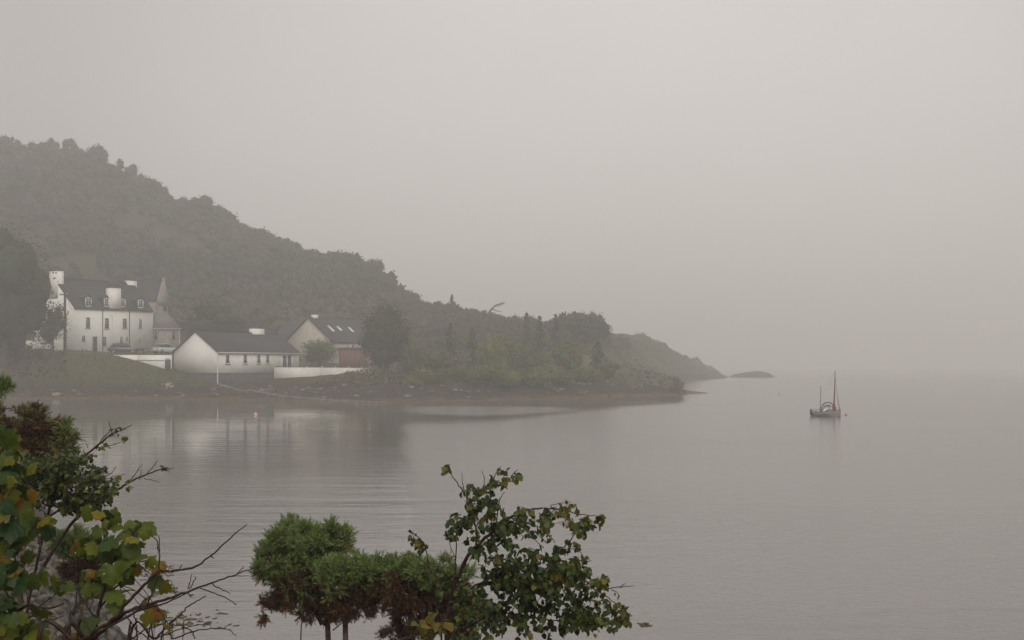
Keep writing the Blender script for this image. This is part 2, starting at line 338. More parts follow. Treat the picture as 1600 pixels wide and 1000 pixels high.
# ------------------------------------------------------------------ water
def water_mat():
    m = bpy.data.materials.new('water'); m.use_nodes = True; t = m.node_tree; b = t.nodes['Principled BSDF']
    b.inputs['Base Color'].default_value = (.145,.133,.124,1); b.inputs['IOR'].default_value = 1.5; b.inputs['Specular IOR Level'].default_value = .5
    n = t.nodes.new; l = t.links.new
    tcn = n('ShaderNodeTexCoord')
    def noise(scale, st, detail=3, dist=0):
        mp = n('ShaderNodeMapping'); mp.inputs['Scale'].default_value = st; mp.inputs['Rotation'].default_value = (0, 0, R(-7)); l(tcn.outputs['Object'], mp.inputs[0])
        z = n('ShaderNodeTexNoise'); z.inputs['Scale'].default_value = scale; z.inputs['Detail'].default_value = detail; z.inputs['Distortion'].default_value = dist; l(mp.outputs[0], z.inputs['Vector']); return z.outputs[0]
    def math_(op, a, b_=None, c=None):
        x = n('ShaderNodeMath'); x.operation = op
        for k, v in enumerate((a, b_, c)):
            if v is None: continue
            if isinstance(v, (int, float)): x.inputs[k].default_value = v
            else: l(v, x.inputs[k])
        return x.outputs[0]
    def mrange(v, a, b_, c, d):
        x = n('ShaderNodeMapRange'); x.interpolation_type = 'SMOOTHSTEP'; l(v, x.inputs[0])
        for k, q in enumerate((a, b_, c, d)): x.inputs[k+1].default_value = q
        return x.outputs[0]
    sp = n('ShaderNodeSeparateXYZ'); l(tcn.outputs['Object'], sp.inputs[0])
    x, y = sp.outputs[0], sp.outputs[1]
    # ruffled water outside the sheltered bay on the left
    az = math_('DIVIDE', x, math_('MAXIMUM', y, 1))
    lim = math_('ADD', az, math_('MULTIPLY', math_('SUBTRACT', noise(.05, (1, .35, 1), 3), .5), .10))
    ruff = mrange(lim, -.105, -.075, 0, 1)
    # a calm strip along the shore to the right of the bay, broken by one cat's paw of wind
    edge = math_('MULTIPLY_ADD', math_('MAXIMUM', math_('ADD', az, .02), 0), 330, 113)
    band = mrange(math_('ADD', math_('SUBTRACT', y, edge), math_('MULTIPLY', math_('SUBTRACT', noise(.09, (.6, .8, 1), 3), .5), 22)), -15, 10, 1, .15)
    band = math_('MAXIMUM', band, mrange(az, .12, .17, 0, 1))
    ruff = math_('MULTIPLY', ruff, band)
    ea = math_('POWER', math_('DIVIDE', math_('ADD', az, .022), .075), 2); eb = math_('POWER', math_('DIVIDE', math_('SUBTRACT', y, 139), 15), 2)
    paw = mrange(math_('ADD', math_('ADD', ea, eb), math_('MULTIPLY', math_('SUBTRACT', noise(.16, (.5, .8, 1), 4), .5), 1.8)), .3, 1.9, .9, 0)
    ruff = math_('MAXIMUM', ruff, paw)
    nearr = mrange(y, 45, 90, .6, 0)
    ruff = math_('MAXIMUM', ruff, nearr)
    ripp = noise(1.1, (.32, 1.3, 1), 5, .8)
    swell = noise(.3, (.22, 1.1, 1), 3, 1.2)
    big = mrange(noise(.045, (.6, .9, 1), 3, .6), .38, .62, .35, 1.25)
    fine = noise(4.2, (.6, 1.1, 1), 4, .3)
    amp = math_('MULTIPLY_ADD', mrange(noise(.035, (.4, 1, 1), 2), .4, .62, 0, 1), .55, .6)
    sw = math_('MULTIPLY', swell, math_('MULTIPLY_ADD', mrange(az, -.12, .08, 1, 0), .6, .35))
    h = math_('ADD', math_('MULTIPLY', ripp, math_('MULTIPLY', big, .55)), math_('ADD', sw, math_('MULTIPLY', fine, math_('MULTIPLY_ADD', ruff, .30, .03))))
    h = math_('MULTIPLY', h, math_('MULTIPLY', amp, math_('MULTIPLY_ADD', ruff, .8, .42)))
    bn = n('ShaderNodeBump'); bn.inputs['Strength'].default_value = 1; bn.inputs['Distance'].default_value = .05
    l(h, bn.inputs['Height']); l(bn.outputs[0], b.inputs['Normal'])
    l(math_('MULTIPLY_ADD', ruff, .17, .02), b.inputs['Roughness'])
    return m
mb = MB(); mb.add([(-3200,-300,0),(3200,-300,0),(3200,4200,0),(-3200,4200,0)], np.array([(0,1,2,3)]))
tag(mb.build('water', water_mat()), kind='structure')

# ------------------------------------------------------------------ haze
mh = bpy.data.materials.new('haze'); mh.use_nodes = True; t = mh.node_tree; t.nodes.clear()
pv = t.nodes.new('ShaderNodeVolumePrincipled'); pv.inputs['Color'].default_value = (.94,.925,.91,1); pv.inputs['Density'].default_value = .0018
pv.inputs['Density Attribute'].default_value = ''; pv.inputs['Anisotropy'].default_value = .15
om = t.nodes.new('ShaderNodeOutputMaterial'); t.links.new(pv.outputs[0], om.inputs['Volume'])
mh.cycles.homogeneous_volume = True
mb = MB(); mb.box((-3400,-400,-3.2), (3400,4400,96)); tag(mb.build('haze', mh), 'even grey sea mist filling the whole bay', 'haze', kind='stuff')

# ------------------------------------------------------------------ woods on the hill (one far mass)
def crown_cards(mb, c, rx, rz, n, size, tint0, g=rng, core=True, mi=0, lumps=6, up=.35):
    """crown = several lobes of leaf clumps round an uneven core"""
    c = np.asarray(c, float)
    d = g.normal(size=(lumps, 3)); d[:, 2] = np.abs(d[:, 2])*.9-.25; d /= np.linalg.norm(d, axis=1)[:, None]
    lc = c+d*np.array((rx*.55, rx*.55, rz*.5))*g.uniform(.6, 1.15, (lumps, 1)); lr = g.uniform(.38, .62, lumps)
    k = g.integers(0, lumps, n); q = g.normal(size=(n, 3)); q /= np.linalg.norm(q, axis=1)[:, None]
    q *= g.uniform(.55, 1.08, (n, 1))
    C = lc[k]+q*lr[k][:, None]*np.array((rx, rx, rz))
    tn = np.clip(tint0+(g.random(lumps)[k]-.5)*.35+g.normal(size=n)*.12, 0, 1)
    cards(mb, C, size, up, tint=tn, mi=mi, g=g)
    if core:
        Vc, Fc = ICO[1]
        for a in range(lumps):
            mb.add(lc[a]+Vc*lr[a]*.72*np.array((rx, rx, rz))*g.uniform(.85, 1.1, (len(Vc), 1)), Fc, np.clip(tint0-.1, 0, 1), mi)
def clear_of(px, Y):      # the village and the shore stay open
    return False
mb = MB(); g = np.random.default_rng(11); cnt = 0
for _ in range(3300):
    px = g.uniform(-110, 985)
    y0 = np.interp(px, [-110,240,300,420,600,640,700,800,900,1000], [252,252,256,262,258,252,246,246,252,300])
    y1 = np.interp(px, [-110,300,450,600,640,700,800,900,950,1000], [412,402,378,350,325,304,294,292,300,420])
    Y = y0+(y1-y0)*g.random()**.9
    X = (px-800)/F*Y
    cl = fbm(np.array([X*.02+3, Y*.03]), 21)
    open_ = cl > .52 and Y < y1-25 
    if open_ and g.random() < .8: continue
    if 938 < px and Y < 330: continue
    small = px > 640
    r = g.uniform(1.2, 2.1) if small else 1.5+1.8*g.random()**1.5
    if g.random() < .05 and not small: r *= 1.15
    if 880 < px < 940 and Y > 262: r = g.uniform(1.8, 2.6)
    if px > 950: r = g.uniform(.6, 1.2)
    h = r*g.uniform(.6, 1.25)
    z = float(height(px, Y))
    tn = np.clip(.38+.6*fbm(np.array([X*.045, Y*.06]), 31)+g.normal()*.11, 0, 1)
    crown_cards(mb, (X, Y, z+h*.75), r, h, 110, .62 if not small else .45, tn, g, lumps=5)
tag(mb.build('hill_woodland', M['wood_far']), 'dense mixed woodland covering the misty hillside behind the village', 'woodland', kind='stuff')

# scrub, bracken and rough grass on the lower ground
mb = MB(); g = np.random.default_rng(12)
n = 60000; px = g.uniform(-100, 1135, n); Y = 186+g.random(n)**.8*(np.interp(px, [-100,640,700,950,1000,1135], [260,255,305,305,440,540])-186)
z = height(px, Y); X = (px-800)/F*Y
cl = fbm(np.stack([X*.08, Y*.08], -1), 41)
keep = (z > 1.9) & (cl > -.25) & ~((px > 105) & (px < 345) & (Y < 250)) & ~((px > 50) & (px < 620) & (Y > 207) & (Y < 250)) & ~((px > 345) & (px < 600) & (Y > 199) & (Y < 230))
C = np.stack([X, Y, z+g.uniform(0, .55, n)], -1)[keep]
cards(mb, C, .55, .4, tint=np.clip(.35+.4*cl[keep]+.45*(px[keep] > 955)+g.normal(size=keep.sum())*.18, 0, 1), g=g)
# long grass and brambles against the terrace wall
n = 2600; px = g.uniform(488, 640, n); Y = g.uniform(197, 205.5, n); z = height(px, Y)+g.uniform(0, 1, n)**1.5*1.1
keep = fbm(np.stack([px*.06, Y*.1], -1), 43) > -.45
cards(mb, np.stack([(px-800)/F*Y, Y, z], -1)[keep], .4, .2, tint=.6+g.normal(size=keep.sum())*.2, g=g)
tag(mb.build('undergrowth', M['under']), 'bracken, brambles and rough grass above the shore', 'undergrowth', kind='stuff')

# short rough grass on the lawn
mb = MB(); g = np.random.default_rng(14); n = 16000; px = g.uniform(90, 345, n); Y = g.uniform(192, 206, n); z = height(px, Y)
keep = (z > 2.0+.5*fbm(np.stack([px*.05, Y*.2], -1), 45)) & (g.random(n) < .5+.5*fbm(np.stack([px*.03, Y*.15], -1), 44))
cards(mb, np.stack([(px-800)/F*Y, Y, z+.04], -1)[keep], .22, .9, tint=np.clip(.5+.5*fbm(np.stack([px*.04, Y*.3], -1), 46)[keep], 0, 1), g=g)
tag(mb.build('lawn_grass', mat('lawn_grass', (.05,.062,.02), (.085,.105,.03), .3, .9, c3=(.12,.14,.045))), 'rough green grass on the slope below the white house', 'grass', kind='stuff')

# rubble along the shore
mb = MB(); g = np.random.default_rng(13); Vc, Fc = ICO[1]
for _ in range(2600):
    px = g.uniform(-60, 1068); Y = g.uniform(176, 236); z = float(height(px, Y))
    if not (.15 < z < 2.3) or g.random() > 1.25-z*.3: continue
    s = g.uniform(.12, .42)*(1.6 if g.random() < .1 else 1)
    tn = g.random()**7*.55
    mb.add(np.array(((px-800)/F*Y, Y, z))+Vc*g.uniform(.6, 1.2, (len(Vc), 1))*s*np.array((1.3, 1, .7)), Fc, tn)
for _ in range(46):                                     # crags of the rocky point
    px = g.uniform(985, 1067); Y = np.interp(px, [985,1067], [209,215.5])+g.uniform(0, 9); z = float(height(px, Y)); s = g.uniform(.3, .8); v = Vr_ = ICO[2][0].copy()
    for _k in range(6):
        d = g.normal(size=3); d /= np.linalg.norm(d); e_ = v@d; v = v-np.maximum(e_-g.uniform(.5, .8), 0)[:, None]*d
    mb.add(np.array(((px-800)/F*Y, Y, z-.1))+v*s*np.array((1.3, 1, .75)), ICO[2][1], g.random()*.12)
for k in range(16):                                     # the pale boulders below the lawn
    px = 262+g.normal()*5; Y = 193.6+g.normal()*.7; z = float(height(px, Y))
    mb.add(np.array(((px-800)/F*Y, Y, z+.05))+Vc*g.uniform(.7, 1.2, (len(Vc), 1))*g.uniform(.12, .28)*np.array((1.2, 1, .7)), Fc, .9)
for px, Y in ((905,203),(912,203),(922,204),(893,202),(497,199),(640,188),(805,196),(985,218),(995,218),(1003,219),(560,196)):
    z = float(height(px, Y)); mb.add(np.array(((px-800)/F*Y, Y, z+.1))+Vc*g.uniform(.7, 1.2, (len(Vc), 1))*.28*np.array((1.5, 1, .6)), Fc, .6)
tag(mb.build('shore_rubble', M['rockfar']), 'dark rubble and pale stones scattered along the far shore', 'rubble', kind='stuff')

# ------------------------------------------------------------------ buildings
class Site:
    """local frame: x along the long side, y into the building, z up, origin under the near corner"""
    def __init__(s, px, Y, theta, z0):
        s.A = np.array(((px-800)/F*Y, Y)); s.th = R(theta); s.z0 = z0
        s.u = np.array((math.cos(s.th), math.sin(s.th))); s.v = np.array((-s.u[1], s.u[0]))
    def along(s, px, axis='u', off=0.0):
        """local distance along u (front) or v (gable) that shows at photo column px"""
        o = s.A+(s.v if axis == 'u' else s.u)*off; d = s.u if axis == 'u' else s.v; k = (px-800)/F
        return (k*o[1]-o[0])/(d[0]-k*d[1])
    def Yat(s, x, y=0): return (s.A+s.u*x+s.v*y)[1]
    def z(s, py, x, y=0): return Z(py, s.Yat(x, y))-s.z0
    def empty(s, name, label, cat, group=None): return empty(name, (*s.A, s.z0), s.th, label, cat, group)

def gable_walls(mb, Lx, W, he, hr, z0=0.0, x0=0, y0=0, mi=0):
    V = [(x0,y0,z0),(x0+Lx,y0,z0),(x0+Lx,y0+W,z0),(x0,y0+W,z0),(x0,y0,he),(x0+Lx,y0,he),(x0+Lx,y0+W,he),(x0,y0+W,he),(x0,y0+W/2,hr),(x0+Lx,y0+W/2,hr)]
    mb.hull(V, [(0,1,5,4),(2,3,7,6),(3,0,4,8,7),(1,2,6,9,5),(4,5,9,8),(6,7,8,9),(0,3,2,1)], mi=mi)
def gable_roof(mb, Lx, W, he, hr, ov=.25, eo=.3, th=.18, x0=0, y0=0, mi=0):
    """two thick slopes lying just proud of the walls"""
    sl_ = (hr-he)/(W/2)
    for sgn in (0, 1):
        def pt(x, t, up):   # t from eave (0) to ridge (1)
            y = (-eo+(W/2+eo)*t); z = he+sl_*y+.02+up
            return (x, y0+(y if sgn == 0 else W-y), z)
        V = [pt(x, t, up) for up in (0, th) for x, t in ((x0-ov,0),(x0+Lx+ov,0),(x0+Lx+ov,1),(x0-ov,1))]
        mb.add(V, np.array([(0,3,2,1),(4,5,6,7),(0,1,5,4),(1,2,6,5),(2,3,7,6),(3,0,4,7)]), mi=mi)
def window(site, par, px0, px1, py0, py1, name='window', y=0.0, bars=(2, 3), fr=.09, sill=True, off=.0, bw=.02, matf='white', matg='glass', x=None, z=None):
    x0, x1 = (site.along(px0, off=y), site.along(px1, off=y)) if x is None else x
    z1, z0 = (site.z(py0, (x0+x1)/2, y), site.z(py1, (x0+x1)/2, y)) if z is None else z
    mb = MB(); mb.box((x0, y-.03, z0), (x1, y+.02, z1)); pane = mb.build('pane', M[matg])
    mb = MB(); a, b = y-.055, y-.004
    mb.box((x0-.02,a,z0), (x0+fr,b,z1)); mb.box((x1-fr,a,z0), (x1+.02,b,z1))
    mb.box((x0+fr+.001,a,z1-fr), (x1-fr-.001,b,z1+.02)); mb.box((x0+fr+.001,a,z0-.02), (x1-fr-.001,b,z0+fr))
    for k in range(1, bars[0]): xx = x0+(x1-x0)*k/bars[0]; mb.box((xx-bw,a+.005,z0+fr+.001), (xx+bw,b,z1-fr-.001))
    for k in range(1, bars[1]): zz = z0+(z1-z0)*k/bars[1]; mb.box((x0+fr+.001,a+.008,zz-bw), (x1-fr-.001,b,zz+bw))
    o = mb.build(name, M[matf], par); pane.parent = o
    if sill:
        mb = MB(); mb.box((x0-.1,y-.14,z0-.12), (x1+.1,y-.004,z0-.022)); mb.build('sill', M['stone'], o)
    return o
def pots(par, pts, h=.5, r=.14):
    for p in pts:
        mb = MB(); p = np.array(p, float); mb.tube([p, p+(0,0,h*.8), p+(0,0,h*.8), p+(0,0,h)], [r, r*.8, r, r], 8); mb.build('chimney_pot', M['pot'], par)

# --- big white house
S = Site(115, 215, 52, 7.4)
Lx = S.along(239); W = 2*S.along(84, 'v'); he = S.z(480.4, 0); hr = S.z(434, 0, W/2)
h = S.empty('white_house', 'tall white harled house with dark slate roof, dormers and three chimneys', 'house')
mb = MB(); gable_walls(mb, Lx, W, he, hr-.25, -1.5); mb.build('wall', M['harl'], h)
mb = MB(); gable_roof(mb, Lx, W, he, hr-.2, ov=.02, eo=.25); mb.box((-.02, W/2-.12, hr-.05), (Lx+.02, W/2+.12, hr+.08)); mb.build('roof', M['slate'], h)
roofz = lambda y: he+(hr-.25-he)*y/(W/2)
# gable chimney, left
mb = MB(); mb.box((-.05, W/2-1.35, he+1.8), (1.15, W/2+1.35, hr+1.25)); ch = mb.build('chimney', M['harl'], h)
mb = MB(); mb.box((-.13, W/2-1.43, hr+1.25), (1.23, W/2+1.43, hr+1.55)); mb.build('cope', M['brown'], ch)
pots(ch, [(.5, W/2+d, hr+1.5) for d in (-.9,-.3,.3,.9)])
# wallhead chimney rising from the front wall
x0, x1 = S.along(171), S.along(188.5); zt = S.z(450, (x0+x1)/2)
mb = MB(); mb.box((x0, -.12, he-.3), (x1, 1.1, zt)); ch = mb.build('chimney', M['harl'], h)
mb = MB(); mb.box((x0-.06, -.18, zt), (x1+.06, 1.16, zt+.35)); mb.box((x0+.25, -.05, zt+.352), (x1-.25, .98, zt+1.1)); mb.build('cope', M['brown'], ch)
pots(ch, [((x0+x1)/2+d, .45, zt+1.05) for d in (-.45,.15,.6)], .45)
# brown ridge stack behind it
x0, x1 = S.along(172, off=W/2+1), S.along(187, off=W/2+1)
mb = MB(); mb.box((x0, W/2+.3, hr-1.5), (x1, W/2+1.5, hr+.5)); mb.hull([(x0,W/2+.3,hr+.5),(x1,W/2+.3,hr+.5),(x1,W/2+1.5,hr+.5),(x0,W/2+1.5,hr+.5),((x0+x1)/2,W/2+.3,hr+1.5),((x0+x1)/2,W/2+1.5,hr+1.5)],
    [(0,1,4),(3,5,2),(1,2,5,4),(3,0,4,5),(0,3,2,1)]); mb.build('stone_stack', M['brown'], h)
# right gable chimney
mb = MB(); xr = S.along(206, off=W/2)
mb.box((xr-1.3, W/2-.65, hr-1.6), (xr+.7, W/2+.65, hr+.35)); ch = mb.build('chimney', M['harl'], h)
mb = MB(); mb.box((xr-1.38, W/2-.73, hr+.35), (xr+.78, W/2+.73, hr+.62)); mb.build('cope', M['brown'], ch)
pots(ch, [(xr+d, W/2, hr+.6) for d in (-.9,-.3,.3)])
# dormers
for a, b, c, d in ((134,144,466,480),(163,171,467,480.5),(188.8,197,468,481),(216,225,469.5,482.5)):
    x0, x1 = S.along(a), S.along(b); z0, z1 = S.z(d, (x0+x1)/2)+.25, S.z(c, (x0+x1)/2); yf = .18
    slope = (hr-.25-he)/(W/2); yb = (z1+.5-he)/slope
    mb = MB(); mb.hull([(x0,yf,he),(x1,yf,he),(x1,yb,he),(x0,yb,he),(x0,yf,z1),(x1,yf,z1),(x1,yb,z1),(x0,yb,z1),((x0+x1)/2,yf,z1+.55),((x0+x1)/2,yb+.4,z1+.55)],
        [(0,1,5,8,4),(1,2,6,5),(3,0,4,7),(0,3,2,1),(2,3,7,9,6),(4,8,9,7),(8,5,6,9)]); dm = mb.build('dormer', M['slate'], h)
    mb = MB(); xm = (x0+x1)/2
    for sg in (-1, 1):
        e_ = xm+sg*((x1-x0)/2+.12)
        mb.hull([(xm,yf-.15,z1+.62),(e_,yf-.15,z1-.02),(e_,yb+.2,z1-.02),(xm,yb+.5,z1+.62),(xm,yf-.15,z1+.72),(e_,yf-.15,z1+.08),(e_,yb+.2,z1+.08),(xm,yb+.5,z1+.72)],
            [(0,1,5,4),(1,2,6,5),(2,3,7,6),(4,5,6,7),(0,3,2,1),(3,0,4,7)])
    mb.build('dormer_roof', M['slate'], dm)
    o = window(S, dm, 0, 0, 0, 0, y=yf-.01, x=(x0+.03, x1-.03), z=(z0, z1), bars=(2, 3), fr=.14, sill=False)
for a, b, c, d in ((134,140.5,496,512.5),(163.5,170,497,513.5),(191.5,198,497.5,512.5),(217,221.5,498.5,512.5),(127.5,133,524,533.5),(160.5,166,526,541),(187,191.7,525.5,540),(196.5,200,526,532.5),(216,219.5,526,535)):
    window(S, h, a, b, c, d, bars=(2, 4) if d-c > 12 else (2, 2), fr=.05, bw=.012, matf='harl_old')
x0, x1 = S.along(145), S.along(151); z0, z1 = 0, S.z(526, (x0+x1)/2)
mb = MB(); mb.box((x0,-.06,z0-.3), (x1,-.003,z1)); dr = mb.build('door', M['dark'], h)
mb = MB(); mb.box((x0-.1,-.09,z0-.3), (x0-.002,-.004,z1+.1)); mb.box((x1+.002,-.09,z0-.3), (x1+.1,-.004,z1+.1)); mb.build('door_frame', M['stone'], dr)
for px in (160, 202):
    x0 = S.along(px); mb = MB(); mb.tube([(x0,-.1,he),(x0,-.1,-.5)], .07, 6); mb.build('downpipe', M['dark'], h)
mb = MB(); mb.box((-.1,-.36,he-.16), (Lx+.1,-.26,he-.03)); mb.build('gutter', M['dark'], h)
# light upstand pipe
x0 = S.along(175); mb = MB(); mb.tube([(x0-.5,-.1,he-1.1),(x0,-.1,he-1.1),(x0,-.1,-.5)], .05, 5); mb.build('downpipe', M['harl_old'], h)
# lean-to against the left gable
y0, y1 = 2.2, W+3.5
mb = MB(); mb.hull([(-2.2,y0,-1.5),(-.01,y0,-1.5),(-.01,y1,-1.5),(-2.2,y1,-1.5),(-2.2,y0,1.7),(-.01,y0,2.3),(-.01,y1,2.3),(-2.2,y1,1.7)],
    [(0,1,5,4),(1,2,6,5),(2,3,7,6),(3,0,4,7),(4,5,6,7),(0,3,2,1)]); mb.build('outshot', M['harl_old'], h)

# --- grey stone cottage beside it
S = Site(240.5, 228, 24, 7.2); Lx = S.along(282); W = 5.5; he = S.z(513, 0); hr = S.z(489, 0, W/2)
h = S.empty('stone_cottage', 'low grey stone cottage with grey slate roof, right of the tall white house', 'cottage')
mb = MB(); mb.box((0,0,-1.5), (Lx,W,he)); mb.build('wall', M['stone'], h)
hx = S.along(262, off=W/2); e = .25
mb = MB(); mb.hull([(-e,-e,he+.02),(Lx+e,-e,he+.02),(Lx+e,W+e,he+.02),(-e,W+e,he+.02),(-e,W/2,hr),(hx,W/2,hr)], [(0,1,5,4),(1,2,5),(2,3,4,5),(3,0,4),(0,3,2,1)]); mb.build('roof', M['slate2'], h)
mb = MB(); mb.box((-e,-e-.1,he-.1), (Lx+e,-e,he)); mb.build('gutter', M['white'], h)
for a, b in ((241.5,245.5),(269,273.3)): window(S, h, a, b, 518, 530.5, bars=(1, 2), fr=.06, matf='slate2')
mb = MB(); x0 = Lx-.2; mb.tube([(x0,-.08,he),(x0,-.08,-1)], .05, 5); mb.build('downpipe', M['white'], h)

# --- steep gabled grey building behind (church like)
S = Site(247, 246, -12, 8.2); W = S.along(262.5, 'v'); 
# right-hand gable: put the origin at the left end of the roof
Lx = 5.2; A = S.A-S.u*Lx; S.A = A
he = S.z(468, Lx); hr = S.z(435, Lx, W/2)
h = S.empty('steep_gabled_hall', 'grey stone hall with steep dark roof and narrow pointed gable rising behind the white house', 'hall')
mb = MB(); gable_walls(mb, Lx, W, he, hr-.2, 0); mb.build('wall', M['stone'], h)
mb = MB(); gable_roof(mb, Lx, W, he, hr-.15, ov=-.12, eo=.2, th=.14); mb.build('roof', M['slate'], h)
mb = MB(); gable_walls(mb, .3, W+.3, he+.1, hr+.25, he-1, Lx-.1, -.15); mb.build('gable_coping', M['stone'], h)
mb = MB(); p = np.array((Lx+.05, W/2, hr+.2)); mb.tube([p, p+(0,0,.9)], [.07,.03], 5); mb.build('finial', M['dark'], h)
zc = S.z(477, Lx); mb = MB()
mb.box((Lx+.21, W/2-.1, zc-1.0), (Lx+.27, W/2+1.0, zc+.9)); mb.build('window', M['glass'], h)
mb = MB(); mb.box((Lx-2.4,-1.6,-1), (Lx-.3,-.003,he-1.2)); mb.build('porch', M['stone'], h)

# --- white harbour cottage
S = Site(340, 200, 57, Z(583, 200)); Lx = S.along(467); W = S.along(272, 'v'); he = S.z(549.6, 0); hr = S.z(517.5, 0, W/2)
h = S.empty('harbour_cottage', 'long low white cottage with dark slate roof on a dark plinth at the water edge', 'cottage')
mb = MB(); gable_walls(mb, Lx, W, he, hr-.12, 0); mb.build('wall', M['harl'], h)
mb = MB(); mb.box((.06,.06,-3.2), (Lx-.06,W-.06,-.004)); mb.build('plinth', M['base'], h)
mb = MB(); gable_roof(mb, Lx, W, he, hr-.1, ov=.22, eo=.28, th=.16); mb.box((-.2, W/2-.12, hr+.0), (Lx+.2, W/2+.12, hr+.12)); mb.build('roof', M['slate'], h)
mb = MB(); mb.box((-.2,-.45,he-.2), (Lx+.2,-.3,he-.07)); mb.build('gutter', M['white'], h)
for a, b, c, d in ((352.3,358.6,553.5,568.5),(380,386,553.5,568.5),(401.3,407,553.5,568.5),(415.3,420.8,553.5,568.5)): window(S, h, a, b, c, d, bars=(1, 2), fr=.12)
x0, x1 = S.along(440.5), S.along(456); xm = (x0+x1)/2; z1 = S.z(555.5, xm)
mb = MB(); mb.box((x0,-.03,.05), (x1,.02,z1)); pn = mb.build('pane', M['glass'])
mb = MB(); 
for xx in (x0, xm, x1): mb.box((xx-.09,-.06,.05), (xx+.09,-.004,z1))
mb.box((x0-.09,-.064,z1), (x1+.09,-.004,z1+.14)); fr = mb.build('patio_door', M['white'], h); pn.parent = fr
x0, x1 = S.along(392.5, off=W/2), S.along(410, off=W/2); zt = S.z(513.5, x0, W/2)
mb = MB(); mb.box((x0, W/2-.5, hr-1), (x1, W/2+.5, zt)); ch = mb.build('chimney', M['harl'], h); pots(ch, [((x0+x1)/2, W/2, zt-.02)], .7, .09)
mb = MB(); mb.tube([(-.08,-.1,he-.1),(-.08,-.1,-1.9)], .085, 6); mb.build('downpipe', M['white'], h)
for px in (437, 462):
    x0 = S.along(px); mb = MB(); zz = S.z(556, x0); mb.tube([(x0,-.1,zz),(x0,-.1,zz+.28)], [.1,.07], 6); mb.build('wall_light', M['lampw'], h)
cot_wallY = S.Yat(S.along(428))

# --- grey roofed bungalow with skylights behind
S = Site(519, 236, 50, 5.6); Lx = S.along(600); W = 2*S.along(482, 'v'); he = S.z(533.5, 0); hr = S.z(496, 0, W/2)
h = S.empty('gabled_bungalow', 'cream gabled house with three slanting skylights in its dark roof, behind the harbour cottage', 'house')
mb = MB(); gable_walls(mb, Lx, W, he, hr-.12, -1); mb.build('wall', M['cream'], h)
mb = MB(); gable_roof(mb, Lx, W, he, hr-.1, ov=.25, eo=.4, th=.2); mb.box((-.2, W/2-.12, hr+.02), (Lx+.2, W/2+.12, hr+.16)); mb.build('roof', M['slate'], h)
sl_ = (hr-.1-he)/(W/2)
for (a, ya, b, yb) in ((512.3,510,522,519),(526.8,510.5,534,517.5),(543.7,511.5,553.5,519)):
    t1, t0 = (533.5-ya)/37.5*W/2, (533.5-yb)/37.5*W/2      # along the slope
    xc = S.along((a+b)/2, off=(t0+t1)/2)
    pts = []
    for up in (.23, .30):
        for x, y in ((xc-.32,t0),(xc+.32,t0),(xc+.32,t1),(xc-.32,t1)): pts.append((x, y, he+sl_*y+up))
    mb = MB(); mb.hull(pts, [(0,3,2,1),(4,5,6,7),(0,1,5,4),(1,2,6,5),(2,3,7,6),(3,0,4,7)]); mb.build('skylight', M['lampw'], h)
mb = MB(); mb.box((1.0, W/2-.4, hr-.3), (2.2, W/2+.4, hr+.55)); ch = mb.build('chimney', M['harl'], h); pots(ch, [(1.3,W/2,hr+.5),(1.9,W/2,hr+.5)], .45, .12)
for a, b in ((541,545),(549,554.5)): window(S, h, a, b, 538, 545, bars=(2, 1))
# rear wing, seen left of the gable
mb = MB(); y0 = W*.5+.2
mb.hull([(1.6,W-.5,he-1),(9,W-.5,he-1),(9,W+8,he-1),(1.6,W+8,he-1),(1.6,W-.5,he),(9,W-.5,he),(9,W+8,he),(1.6,W+8,he),(5.3,W-2.5,hr-.3),(5.3,W+6,hr-.3)],
    [(0,1,5,4),(1,2,6,5),(2,3,7,6),(3,0,4,7),(4,5,8),(5,6,9,8),(6,7,9),(7,4,8,9),(0,3,2,1)]); mb.build('rear_wing', M['slate'], h)

# --- rust red shed
S = Site(531, 222, 12, 4.4); Lx = S.along(574); he = S.z(546, 0)
h = S.empty('timber_shed', 'rust red timber shed behind the white terrace wall, partly hidden by the big tree', 'shed')
mb = MB(); mb.box((0,0,-.5), (Lx,2.6,he)); mb.build('wall', M['rust'], h)
mb = MB(); mb.hull([(-.15,-.2,he+.003),(Lx+.15,-.2,he+.003),(Lx+.15,2.8,he+.003),(-.15,2.8,he+.003),(-.15,-.2,he+.1),(Lx+.15,-.2,he+.1),(Lx+.15,2.8,he+.45),(-.15,2.8,he+.45)], [(0,1,5,4),(1,2,6,5),(2,3,7,6),(3,0,4,7),(4,5,6,7),(0,3,2,1)]); mb.build('roof', M['slate'], h)
mb = MB(); mb.box((Lx*.55,-.05,-.3), (Lx*.55+.9,-.003,he-.45)); dr = mb.build('door', M['rust'], h)
mb = MB(); mb.box((Lx*.55+.7,-.09,.6), (Lx*.55+.78,-.052,.75)); mb.build('handle', M['dark'], dr)

# --- walls
def P2(px, Y): return np.array(((px-800)/F*Y, Y))
def wall_run(pts, th, mi_mat, name, label, cat):
    """upright wall along pts = [(px, Y, top row, bottom row)]"""
    o = P2(*pts[0][:2]); h = empty(name, (*o, 0), 0, label, cat); mb = MB()
    for (a, Ya, t0, b0), (b, Yb, t1, b1) in zip(pts[:-1], pts[1:]):
        p, q = P2(a, Ya)-o, P2(b, Yb)-o; d = (q-p)/np.linalg.norm(q-p); nn_ = np.array((-d[1], d[0]))*th
        V = []
        for (s, Ys_, tt, bb) in ((p, Ya, t0, b0), (q, Yb, t1, b1)):
            for off in (0, 1): V += [(*(s+nn_*off), Z(bb, Ys_)), (*(s+nn_*off), Z(tt, Ys_))]
        mb.hull(V, [(0,4,5,1),(2,3,7,6),(1,5,7,3),(0,2,6,4),(0,1,3,2),(4,6,7,5)])
    mb.build('wall', mi_mat, h); return h, o
